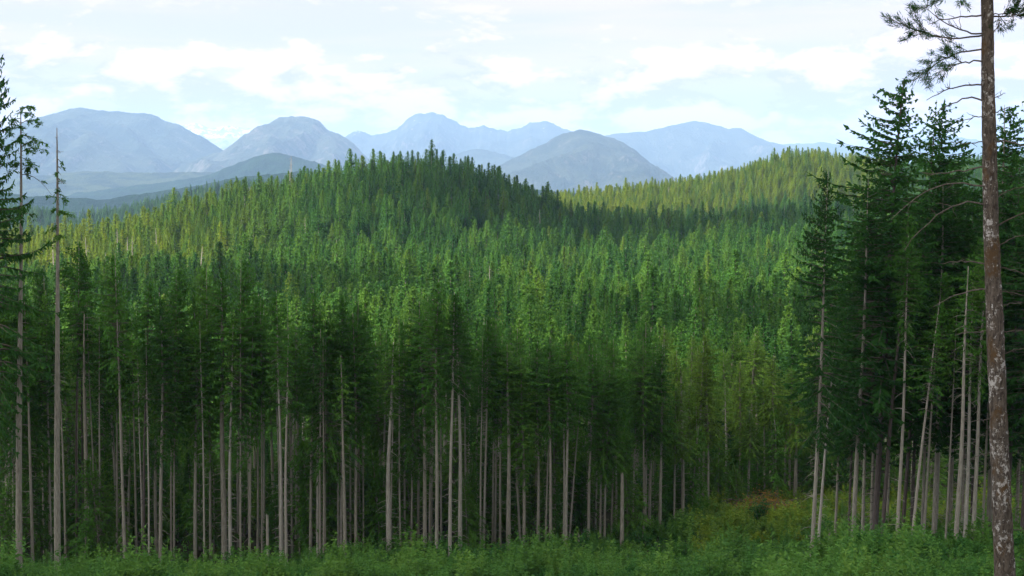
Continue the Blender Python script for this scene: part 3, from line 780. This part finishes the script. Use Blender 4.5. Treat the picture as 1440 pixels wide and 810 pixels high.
def snag_tree(label, col, tcol, trow, d, width, foliage, seed, name='dead_fir', cat='dead tree', top_bend=0.0, barkm=None):
    """a nearly bare tall trunk with a few tufts: foliage = [(row, dx, dy, tufts)]"""
    rng = np.random.default_rng(seed)
    x = X_(col, d); g = ground(x, d); tip = at(tcol, trow, d); h = tip.z - g
    root = bpy.data.objects.new(name, None); COL.objects.link(root); root.location = (x, d, g - 0.1)
    root['label'] = label; root['category'] = cat
    dx_ = tip.x - x
    sway = rng.uniform(-0.12, 0.12)
    def xy(z):
        t = min(max(z / h, -0.02), 1); return (dx_ * t + sway * math.sin(6 * t), 0.06 * math.sin(5 * t))
    a = Acc(); trunk_geo(a, rng, h, width * d / 4000, xy, twigs=46, tz=(0.1, 0.98), tlen=0.8, rings=26, sides=9, rtop=0.035)
    link('trunk', a.mesh('trunk', [barkm or M_bark], True), root)
    for (row, dx, dy, nt) in foliage:
        z = slope(row) * d - g; p0 = np.array([*xy(z), z]); L = math.hypot(dx, dy) * d / 2000
        n = 6; s = np.linspace(0, 1, n)[:, None]
        e = p0 + np.array([dx * d / 2000, rng.uniform(-0.5, 0.5) * L, -dy * d / 2000])
        pts = p0 * (1 - s) + e * s; pts[:, 2] += (0.16 * L * 4 * s * (1 - s))[:, 0]
        b = Acc(); v, f = tube(pts, np.linspace(0.04, 0.012, n), 4); b.add(v, f)
        bo = link('branch', b.mesh('branch', [M_twig]), root)
        if nt:
            fa = Acc()
            for q in range(nt):
                i = int(rng.integers(1, n)); c = pts[i]
                l2 = rng.uniform(0.35, 0.8); dd = rng.normal(size=3); dd[2] = -abs(dd[2]) * 0.4; dd /= np.linalg.norm(dd)
                sp = np.stack([c, c + dd * l2 * 0.5, c + dd * l2 + np.array([0, 0, -0.12])])
                needles_on(fa, rng, sp, 26, 0.28, 0.10, 0.2, s0=0.0)
            link('foliage', fa.mesh('foliage', [M_fir]), bo)
    return root
snag_tree('tall slim trunk at far left with sparse ragged tufts only at its top', 15, 29, 150, 128, 9,
          [(152, 20, -2, 8), (158, 24, 6, 6), (172, 28, 0, 7), (190, 22, 8, 6), (205, 40, -4, 9), (212, 30, -2, 8), (196, -16, 8, 7), (220, 14, 14, 9), (178, -18, 8, 7), (228, -14, 10, 8), (238, 14, -2, 6), (165, -14, 8, 5), (244, 50, 30, 4), (432, -26, 4, 8),
           (300, 18, 4, 3)], 11, name='ragged_fir', cat='tree')
snag_tree('bare grey dead spar with thin twigs standing second from the left edge', 70, 80, 178, 130, 9,
          [(210, 5, 4, 0), (222, 6, 8, 1), (232, 6, 5, 1), (240, 6, 6, 1), (250, 7, 6, 2), (262, 7, 7, 2), (276, 9, 4, 4), (297, 10, 2, 6), (330, 10, 2, 6), (338, -10, 3, 5), (315, -8, 6, 3), (268, -5, 6, 1), (375, 14, 2, 7), (380, 20, 2, 5), (292, -6, 8, 2)], 12)
snag_tree('rough trunk wrapped in dead brown twigs, third tall one from the left edge', 111, 119, 440, 154, 7,
          [(r, s * prng.uniform(10, 22), prng.uniform(-2, 10), 0) for r, s in zip(range(430, 640, 8), [1, -1] * 20)], 13)
# the crown cut by the left edge of the frame
t_ = place_tree('spruce', -14, 126, top_row=38, lean=0.0, width=9, row='hero', var=2, crown_w=0.62, note='dark conifer cut off by the left edge of the frame, boughs against the sky')
# broken stubs and stumps
def stub(label, col, d, top, width, seed, lean=0.0, mat=M_bark):
    rng = np.random.default_rng(seed); x = X_(col, d); g = ground(x, d); h = slope(top) * d - g
    zs = np.linspace(-0.8, h, 12); r = width * d / 4000 * (1 - 0.25 * np.clip(zs / h, 0, 1))
    pts = np.stack([lean * zs, 0 * zs, zs], -1)
    v, f = tube(pts, r, 9, cap=False)
    n = len(v); v[-9:, 2] += rng.uniform(-0.25, 0.45, 9)
    cv = np.vstack([v, [lean * h, 0, h - 0.3]]); f2 = [(n - 9 + j, n - 9 + (j + 1) % 9, n) for j in range(9)]
    link('broken_trunk', mesh_from('broken_trunk', cv, np.vstack([f, f2]), [mat or M_snag]), loc=(x, d, g), label=label, cat='dead trunk')
stub('short broken trunk with splintered top among the left front row', 371, 150, 727, 5, 1)
stub('broken trunk ending halfway up, in the front row right of centre', 877, 166, 667, 6, 2)
stub('pale short broken stem standing in the undergrowth right of the crossing trunks', 1173, 142, 747, 4, 3)
stub('very short pale stump in undergrowth left of the big dark trunk', 1296, 140, 760, 4, 4)
stub('low broken stem in undergrowth at centre', 815, 165, 752, 4, 5)

# ------------------------------------------------------------------ labels of the single trees
def ordw(n): return ['next', 'second', 'third', 'fourth', 'fifth', 'sixth', 'seventh', 'eighth', 'ninth', 'tenth', 'eleventh', 'twelfth'][n - 1] if n <= 12 else f'{n}th'
front = sorted([t for t in TREES if t['row'] == 'front'], key=lambda t: t['col'])
marks = [(81, 'the bare grey spar at left'), (111, 'the twig-wrapped trunk at left'), (309, 'the stoutest trunk at left'), (371, 'the splintered stub at left'), (544, 'the stout pale trunk near centre'),
         (646, 'the bulging trunk near centre'), (715, 'the stout trunk at centre'), (801, 'the right-leaning slim trunk'), (877, 'the half-height broken trunk'), (963, 'the last trunk before the meadow')]
own = {309: 'stoutest rough-barked fir trunk in the front row at left', 544: 'stout fir trunk standing alone in the front row near centre', 646: 'fir with a thick bulging trunk right of the centre-left pale pair',
       715: 'stout straight fir trunk at the centre of the front row', 801: 'slim trunk leaning right across upright ones near centre', 963: 'last tall slender trunk before the open meadow', 732: 'slim trunk leaning left beside the stout centre trunk'}
for t in front:
    c = t['col']
    if c in own: t['label'] = own[c]; continue
    m = [mm for mm in marks if mm[0] < c]
    wd = t['width']; ad = 'thick' if wd >= 7 else 'medium' if wd >= 5.5 else 'slim' if wd >= 4.5 else 'wispy'
    kd = {'fir': 'bushy fir', 'thin_fir': 'sparse fir', 'hemlock': 'drooping hemlock'}[t['kind']]
    ln = ', leaning right' if t['lean'] > 0.018 else ''
    if m:
        mk = m[-1]; n = sum(1 for q in front if mk[0] < q['col'] <= c)
        t['label'] = f"{kd} with {ad} trunk{ln}, {ordw(n)} right of {mk[1]}"
    else:
        n = sum(1 for q in front if q['col'] <= c)
        t['label'] = f"{kd} with {ad} trunk, {ordw(n).replace('next', 'first')} front-row tree from the left edge"
GR = {'front': 'front row of conifers with bare trunks', 'back': 'conifers crowded behind the front row', 'young': 'young firs growing between the trunks', 'right': 'taller conifers grouped at the right', 'hero': None}
zones = [(-999, 160, 'behind the grey spar at far left'), (160, 360, 'behind the stoutest trunk at left'), (360, 520, 'behind the splintered stub at left'), (520, 640, 'behind the stout pale trunk near centre'),
         (640, 760, 'behind the stout trunk at centre'), (760, 900, 'behind the half-height broken trunk'), (900, 1020, 'behind the last trunks before the meadow'), (1020, 1180, 'at the back edge of the meadow'), (1180, 9999, 'behind the tall conifers at right')]
for row in ('back', 'young'):
    for (a, b, ph) in zones:
        L = sorted([t for t in TREES if t['row'] == row and a <= t['col'] < b], key=lambda t: t['col'])
        for i, t in enumerate(L):
            if row == 'young': kd = 'low young fir'
            else: kd = {'fir': 'dark fir', 'thin_fir': 'thin-crowned fir', 'hemlock': 'lighter drooping hemlock'}[t['kind']]
            t['label'] = f"{kd}, {ordw(i + 1).replace('next', 'first')} from left {ph}" if row == 'back' else f"{kd}, {ordw(i + 1).replace('next', 'first')} from left {ph}"
rg = sorted([t for t in TREES if t['row'] == 'right'], key=lambda t: t['col'])
for i, t in enumerate(rg):
    if t['note']: t['label'] = t['note']; continue
    kd = {'fir': 'dark fir with bare lower trunk', 'thin_fir': 'thin pale trunk with sparse crown', 'hemlock': 'drooping hemlock', 'spruce': 'broad dark conifer'}[t['kind']]
    t['label'] = f"{kd}, {ordw(i + 1)} trunk from left in the right-hand group"
for t in TREES:
    o = t['o']; o['label'] = t.get('label') or t['note']; o['category'] = 'tree'
    if GR[t['row']]: o['group'] = GR[t['row']]

# ------------------------------------------------------------------ the rest of the forest: one mass
def geo_scatter(name, pts, rot, scl, var, warm, meshes, lean=None):
    me = bpy.data.meshes.new(name)
    me.vertices.add(len(pts)); me.vertices.foreach_set('co', np.asarray(pts, np.float32).ravel())
    def attr(nm, ty, val, key='value'):
        a = me.attributes.new(nm, ty, 'POINT'); a.data.foreach_set(key, np.asarray(val).ravel())
    attr('rz', 'FLOAT_VECTOR', np.asarray(rot, np.float32), 'vector'); attr('scl', 'FLOAT_VECTOR', np.asarray(scl, np.float32), 'vector')
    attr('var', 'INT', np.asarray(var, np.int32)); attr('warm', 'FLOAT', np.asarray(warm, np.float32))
    o = link(name, me)
    ng = bpy.data.node_groups.new(name + '_nodes', 'GeometryNodeTree')
    ng.interface.new_socket('Geometry', in_out='INPUT', socket_type='NodeSocketGeometry'); ng.interface.new_socket('Geometry', in_out='OUTPUT', socket_type='NodeSocketGeometry')
    N = ng.nodes; gi = N.new('NodeGroupInput'); go = N.new('NodeGroupOutput')
    g2i = N.new('GeometryNodeGeometryToInstance')
    for m in reversed(meshes):
        src = bpy.data.objects.new(name + '_source', m)
        oi = N.new('GeometryNodeObjectInfo'); oi.inputs[0].default_value = src
        ng.links.new(oi.outputs['Geometry'], g2i.inputs[0])
    ip = N.new('GeometryNodeInstanceOnPoints'); ip.inputs['Pick Instance'].default_value = True
    def na(nm, ty):
        q = N.new('GeometryNodeInputNamedAttribute'); q.data_type = ty; q.inputs[0].default_value = nm; return q.outputs[0]
    ng.links.new(gi.outputs[0], ip.inputs['Points']); ng.links.new(g2i.outputs[0], ip.inputs['Instance'])
    ng.links.new(na('var', 'INT'), ip.inputs['Instance Index'])
    e2r = N.new('FunctionNodeEulerToRotation'); ng.links.new(na('rz', 'FLOAT_VECTOR'), e2r.inputs[0])
    ng.links.new(e2r.outputs[0], ip.inputs['Rotation']); ng.links.new(na('scl', 'FLOAT_VECTOR'), ip.inputs['Scale'])
    ng.links.new(ip.outputs[0], go.inputs[0])
    md = o.modifiers.new('scatter', 'NODES'); md.node_group = ng
    return o

rng = np.random.default_rng(5)
def jitter_pts(d0, d1, sp, c0=-90, c1=1530, jit=0.42):
    out = []
    y = d0
    while y < d1:
        s = sp(y)
        xs = np.arange(X_(c0, y), X_(c1, y), s)
        out.append(np.stack([xs + rng.uniform(-jit, jit, len(xs)) * s + rng.uniform(0, s), y + rng.uniform(-jit, jit, len(xs)) * s * 1.1], 1))
        y += s * 0.9
    return np.vstack(out)
P1 = jitter_pts(196, 960, lambda y: 5.7 + y * 0.0022)
P2 = jitter_pts(960, 1500, lambda y: 7.2)
pp = np.vstack([P1, P2])
cc = 720 + 2000 * pp[:, 0] / pp[:, 1]
keep = pp[:, 1] > np.maximum(edge_d(cc) + 50, 238)
keep &= ~((pp[:, 1] > D1 + 60) & (pp[:, 1] < 1130) & (cc < 700))
keep &= ~((pp[:, 1] > 960) & (cc < 690))
# small gaps in the canopy
gapn = np.array([mnoise.noise(Vector((a * 0.035, b * 0.035, 2.0))) for a, b in pp])
keep &= ~((gapn > 0.42) & (rng.random(len(pp)) < 0.5))
pp = pp[keep]; cc = cc[keep]
z = ground_np(pp[:, 0], pp[:, 1])
# foothill trees
def f1_height(cols): 
    r = np.interp(cols, [p[0] for p in F1_PTS], [p[1] for p in F1_PTS]); return np.vectorize(slope)(r)
fc = rng.uniform(-40, 520, 5200); fv = -rng.random(5200) ** 1.3 * 0.62
fx = (fc - 720) / 2000 * F1_D; fy = F1_D + fv * 500
r_ = np.interp(fc, [p[0] for p in F1_PTS], [p[1] + 10 for p in F1_PTS]); zc = np.vectorize(slope)(r_) * F1_D
tt = 1 + fv; fz = -190 + (zc + 190) * (0.62 * tt + 0.38 * tt * tt)
nmain = len(pp)
US = jitter_pts(150, 300, lambda y: 4.6); uc = 720 + 2000 * US[:, 0] / US[:, 1]
US = US[US[:, 1] > edge_d(uc) + 16]; nus = len(US)
allp = np.vstack([np.column_stack([pp, z - 0.2]), np.column_stack([fx, fy, fz - 2]), np.column_stack([US, ground_np(US[:, 0], US[:, 1]) - 0.2])])
n = len(allp)
age = np.array([mnoise.noise(Vector((a * 0.006, b * 0.006, 7.0))) for a, b in allp[:, :2]])
hs = rng.uniform(0.62, 1.12, n) * (1 + 0.22 * age) * np.where(allp[:, 1] < 330, 1.0, 0.92)
hs *= np.where(rng.random(n) < 0.06, 1.2, 1.0)
dd = allp[:, 1]; c_all = 720 + 2000 * allp[:, 0] / dd
hs *= np.interp(dd, [230, 330, 500, 900, 1500], [1.0, 1.05, 1.1, 1.06, 1.0])
hs[-nus:] = rng.uniform(0.22, 0.52, nus)
ws = hs * rng.uniform(0.95, 1.5, n) * np.where(dd < 320, 0.85, 1.0)
scl = np.column_stack([ws, ws, hs]); 
rot = np.column_stack([rng.normal(size=n) * 0.02, rng.normal(size=n) * 0.02, rng.uniform(0, 6.28, n)])
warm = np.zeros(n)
warm += np.clip((450 - c_all) / 350, 0, 1) * ((dd > 560) & (dd < 1000)) * 0.8  # sunlight on the left hill slope painted in as yellow-green tint
warm += ((dd > 1280) & (c_all < 1240) & (dd < 1600)) * (0.6 + 0.3 * np.clip((1000 - c_all) / 200, 0, 1))  # far crest: yellow-green leaf colour plus painted-in sunlight
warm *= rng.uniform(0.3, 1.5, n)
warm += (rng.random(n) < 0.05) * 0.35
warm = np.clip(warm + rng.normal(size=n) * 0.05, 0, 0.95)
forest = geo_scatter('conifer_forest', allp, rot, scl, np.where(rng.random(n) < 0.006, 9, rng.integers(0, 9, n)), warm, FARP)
forest['kind'] = 'stuff'; forest['label'] = 'dense conifer forest covering the valley and the hills behind'; forest['category'] = 'forest'

# ------------------------------------------------------------------ dead trees on the hill
def hill_snag_mesh(seed, brown=False):
    r2 = np.random.default_rng(seed); a = Acc(); xy = wobble(r2, 24, 0.2)
    trunk_geo(a, r2, 24, 0.22, xy, sides=6, rings=6, twigs=60, tz=(0.3, 0.98), tlen=1.3, rtop=0.05)
    return a.mesh('snag_trunk', [M_snag])
SM = [hill_snag_mesh(700 + i) for i in range(3)]
BM = [far_proto(720 + i, 24, 2.3, 0.2, mats=[M_deadneedle, M_snag]) for i in range(2)]
SN = [(185, 640, 276), (165, 690, 300), (125, 600, 290), (178, 610, 318), (265, 560, 370), (255, 520, 375), (408, 820, 226), (412, 860, 218), (341, 760, 320), (302, 700, 340), (430, 700, 305), (992, 1380, 262),
      (940, 1400, 262), (1002, 1390, 255), (352, 840, 262), (222, 720, 320), (462, 780, 285), (75, 560, 330), (508, 830, 250), (1105, 640, 392), (690, 470, 372)]
for i, (c, d, top) in enumerate(SN):
    x = X_(c, d); g = ground(x, d); h = max(14, slope(top) * d - g); h = min(h, 33)
    side = 'left' if c < 480 else 'right'
    o = link('dead_snag', SM[i % 3], loc=(x, d, g - 0.3), cat='dead tree', group='pale dead snags on the hills')
    o.scale = (1.2, 1.2, h / 24); o.rotation_euler = (0, prng.gauss(0, 0.02), prng.uniform(0, 6))
    nn = sorted([q for q in SN if (q[0] < 600) == (c < 600)], key=lambda q: q[0]).index((c, d, top)) + 1
    o['label'] = f"pale bare snag above the hill forest, {ordw(nn).replace('next', 'first')} from left on the {'left lit slope' if c < 600 else 'right-hand slopes'}"
for i, (c, d, top, lb) in enumerate([(686, 800, 284, 'rust-brown dead fir on the shaded slope of the central hill'), (842, 860, 300, 'reddish dead conifer below the yellow-lit ridge'), (1059, 700, 345, 'faded brown dead conifer on the dark slope left of the right group'),
                                    (262, 500, 372, 'pale withered conifer at the foot of the sunlit left hill')]):
    x = X_(c, d); g = ground(x, d); h = max(18, min(31, slope(top) * d - g))
    o = link('brown_fir', BM[i % 2], loc=(x, d, g - 0.3), label=lb, cat='dead tree'); o.scale = (0.9, 0.9, h / 24)

# ------------------------------------------------------------------ undergrowth
def herb_mesh(seed, hgt, spread, stems, leafl, wd, mat):
    r2 = np.random.default_rng(seed); a = Acc()
    for k in range(stems):
        az = r2.uniform(0, 6.28); rr = r2.uniform(0, spread); b = np.array([math.cos(az) * rr, math.sin(az) * rr, -0.1])
        h = hgt * r2.uniform(0.55, 1.15); ln = r2.normal(size=2) * 0.22 * h
        t = b + np.array([ln[0], ln[1], h])
        m = int(h / 0.11) + 2; s = np.linspace(0.18, 1.0, m)[:, None]
        base = b * (1 - s) + t * s
        for q in range(2):
            aa = r2.uniform(0, 6.28, m); L = leafl * (1.15 - 0.7 * s[:, 0]) * r2.uniform(0.6, 1.3, m)
            tip = base + np.stack([np.cos(aa) * L, np.sin(aa) * L, L * r2.uniform(-0.2, 0.75, m)], -1)
            v, f = rhombi(base, tip, np.full(m, wd), r2); a.add(v, f)
        v, f = rhombi(b[None], t[None], np.array([0.035]), r2); a.add(v, f)
    return a.mesh('herb', [mat])
HM = [herb_mesh(800, 1.7, 0.6, 7, 0.36, 0.09, M_herb), herb_mesh(801, 2.1, 0.55, 6, 0.42, 0.10, M_herb), herb_mesh(802, 0.9, 0.7, 10, 0.46, 0.14, M_herb), herb_mesh(803, 1.2, 0.6, 8, 0.50, 0.12, M_shrub),
      herb_mesh(804, 0.6, 0.6, 9, 0.40, 0.08, M_dry)]
P = jitter_pts(78, 236, lambda y: 1.05, c0=-60, c1=1500, jit=0.6)
cc = 720 + 2000 * P[:, 0] / P[:, 1]; e = edge_d(cc)
inside = P[:, 1] - e
keep = (inside < 4) | ((rng.random(len(P)) < 0.3) & (inside < 12))
keep &= (P[:, 1] > 112) | (cc > 1080)
P = P[keep]; cc = cc[keep]; inside = inside[keep]
z = ground_np(P[:, 0], P[:, 1]); n = len(P)
hn = np.array([mnoise.noise(Vector((a * 0.10, b * 0.10, 1.0))) for a, b in P]); hn2 = np.array([mnoise.noise(Vector((a * 0.25, b * 0.25, 5.0))) for a, b in P])
s = rng.uniform(0.5, 1.3, n) * (1 + 0.8 * hn + 0.8 * hn2)
s *= np.where(inside > 4, 0.75, 1.0)
var = rng.integers(0, 4, n)
var = np.where(hn2 > 0.15, rng.integers(0, 2, n), var); var = np.where(hn < -0.2, rng.integers(2, 4, n), var)
dry = (np.exp(-((cc - 1075) / 55) ** 2 - ((P[:, 1] - 190) / 8) ** 2) > rng.random(n) * 1.1)
var = np.where(dry, 4, var)
wm = np.clip(0.55 * (inside > -34) * (cc > 980) * rng.uniform(0, 1.6, n) + 0.3 * np.clip(hn2, 0, 1), 0, 0.7)
ug = geo_scatter('undergrowth', np.column_stack([P, z - 0.05]), np.column_stack([rng.normal(size=n) * 0.1, rng.normal(size=n) * 0.1, rng.uniform(0, 6.28, n)]),
                 np.column_stack([s, s, s * rng.uniform(0.8, 1.2, n)]), var, wm, HM)
ug['kind'] = 'stuff'; ug['label'] = 'tall green herbs and ferns filling the clearing below the trees'; ug['category'] = 'undergrowth'

def shrub_meshes(seed, hgt, rad):
    r2 = np.random.default_rng(seed); st = Acc(); lf = Acc()
    for k in range(9):
        az = r2.uniform(0, 6.28); L = hgt * r2.uniform(0.7, 1.1); out = rad * r2.uniform(0.2, 0.9)
        s_ = np.linspace(0, 1, 6)
        pts = np.stack([np.cos(az) * out * s_ ** 0.8, np.sin(az) * out * s_ ** 0.8, L * s_ - 0.1], -1)
        v, f = tube(pts, np.linspace(0.035, 0.008, 6), 4); st.add(v, f)
        m = 90; q = r2.uniform(0.2, 1.0, m); i = np.minimum((q * 5).astype(int), 4); fr = (q * 5 - i)[:, None]
        b = pts[i] * (1 - fr) + pts[i + 1] * fr + r2.normal(size=(m, 3)) * np.array([0.26, 0.26, 0.2]) * rad * 0.8
        d_ = r2.normal(size=(m, 3)); d_[:, 2] = d_[:, 2] * 0.5 + 0.1
        v, f = rhombi(b, b + d_ * 0.16, np.full(m, 0.12), r2); lf.add(v, f)
    return st.mesh('stems', [M_twig]), lf.mesh('leaves', [M_shrub])
SH = [shrub_meshes(900 + i, [1.9, 2.4, 1.6][i], [1.2, 1.0, 1.5][i]) for i in range(3)]
spots = [(62, 152), (150, 150), (262, 148), (350, 151), (420, 152), (505, 153), (548, 151), (590, 155), (625, 150), (668, 155), (705, 157), (745, 154), (780, 160), (820, 158), (860, 163), (905, 165), (935, 158),
         (980, 168), (1015, 176), (1075, 180), (1120, 172), (1165, 162), (1210, 160), (1230, 146), (1265, 168), (1300, 158), (1345, 152), (1390, 160), (1425, 150), (925, 150), (1100, 150), (690, 149),
         (30, 150), (205, 149), (315, 150), (460, 151), (575, 150), (765, 150), (840, 153), (965, 156), (1045, 160), (1140, 152), (1180, 145), (1280, 148), (1370, 146), (1010, 148), (880, 150), (1060, 172)]
for i, (c, d) in enumerate(spots):
    x = X_(c, d); g = ground(x, d)
    root = bpy.data.objects.new('leafy_shrub', None); COL.objects.link(root); root.location = (x, d, g - 0.05)
    k = prng.uniform(0.7, 1.5); root.scale = (k, k, k * prng.uniform(0.85, 1.15)); root.rotation_euler = (0, 0, prng.uniform(0, 6))
    a, b = SH[i % 3]
    o = bpy.data.objects.new('stem', a); COL.objects.link(o); o.parent = root
    o = bpy.data.objects.new('leafage', b); COL.objects.link(o); o.parent = root
    nn = sorted(spots).index((c, d)) + 1
    root['label'] = f"{['rounded', 'upright', 'low spreading'][i % 3]} green shrub at the foot of the trees, {ordw(nn).replace('next', 'first')} shrub from left"
    root['category'] = 'shrub'; root['group'] = 'leafy shrubs along the forest edge'
# small young firs standing in the clearing
for i, (c, d, h) in enumerate([(1220, 148, 4.2), (938, 154, 3.0), (1092, 168, 2.6), (660, 150, 2.4), (1190, 176, 3.4), (1010, 160, 2.0), (55, 144, 3.6), (1330, 150, 3.2)]):
    t = place_tree('young_fir', c, d, h=h, row='clearing')
    t['label'] = f"small young fir in the clearing, {ordw(sorted([1220, 938, 1092, 660, 1190, 1010, 55, 1330]).index(c) + 1).replace('next', 'first')} seedling from left"
    t['category'] = 'tree'; t['group'] = 'young fir seedlings in the clearing'
# brush heap of dry brown fern and branches at the back of the clearing
def brush_heap():
    r2 = np.random.default_rng(77); a = Acc(); b = Acc()
    for k in range(70):
        p = np.array([r2.normal() * 1.9, r2.normal() * 1.0, abs(r2.normal()) * 0.5]); d_ = r2.normal(size=3); d_[2] *= 0.35; d_ /= np.linalg.norm(d_); L = r2.uniform(0.8, 2.2)
        q = np.stack([p, p + d_ * L * 0.5 + np.array([0, 0, 0.1]), p + d_ * L]); v, f = tube(q, [0.04, 0.03, 0.012], 4); a.add(v, f)
    m = 1500; p = np.stack([r2.normal(size=m) * 2.0, r2.normal(size=m), np.abs(r2.normal(size=m)) * 0.7], -1); p[:, 2] *= np.exp(-(p[:, 0] / 3) ** 2)
    d_ = r2.normal(size=(m, 3)); d_[:, 2] *= 0.6
    v, f = rhombi(p, p + d_ * 0.25, np.full(m, 0.10), r2); b.add(v, f)
    x = X_(1080, 191); g = ground(x, 191) + 0.5
    root = link('brush_heap', None, loc=(x, 191, g), label='rust-brown heap of dead brush at the back of the clearing', cat='brush heap')
    root.scale = (1.3, 1.0, 1.4)
    link('dead_stick', a.mesh('dead_stick', [M_twig]), root, kind='stuff'); link('dry_leafage', b.mesh('dry_leafage', [M_dry]), root, kind='stuff')
brush_heap()

# ------------------------------------------------------------------ the air
def haze_box():
    x0, x1, y0, y1, z0, z1 = -32000, 32000, -2900, 40000, -215, 1520
    v = [(x, y, z_) for x in (x0, x1) for y in (y0, y1) for z_ in (z0, z1)]
    f = [(0, 1, 3, 2), (4, 6, 7, 5), (0, 4, 5, 1), (2, 3, 7, 6), (0, 2, 6, 4), (1, 5, 7, 3)]
    me = bpy.data.meshes.new('haze'); me.from_pydata(v, [], f)
    m, t = new_mat('haze')
    vol = t.n('ShaderNodeVolumePrincipled', {'Color': (0.425, 0.65, 0.99, 1), 'Density': 0.000043, 'Anisotropy': 0.0})
    t.n('ShaderNodeOutputMaterial', {1: vol.outputs[0]})
    me.materials.append(m)
    link('haze', me, kind='stuff')
haze_box()
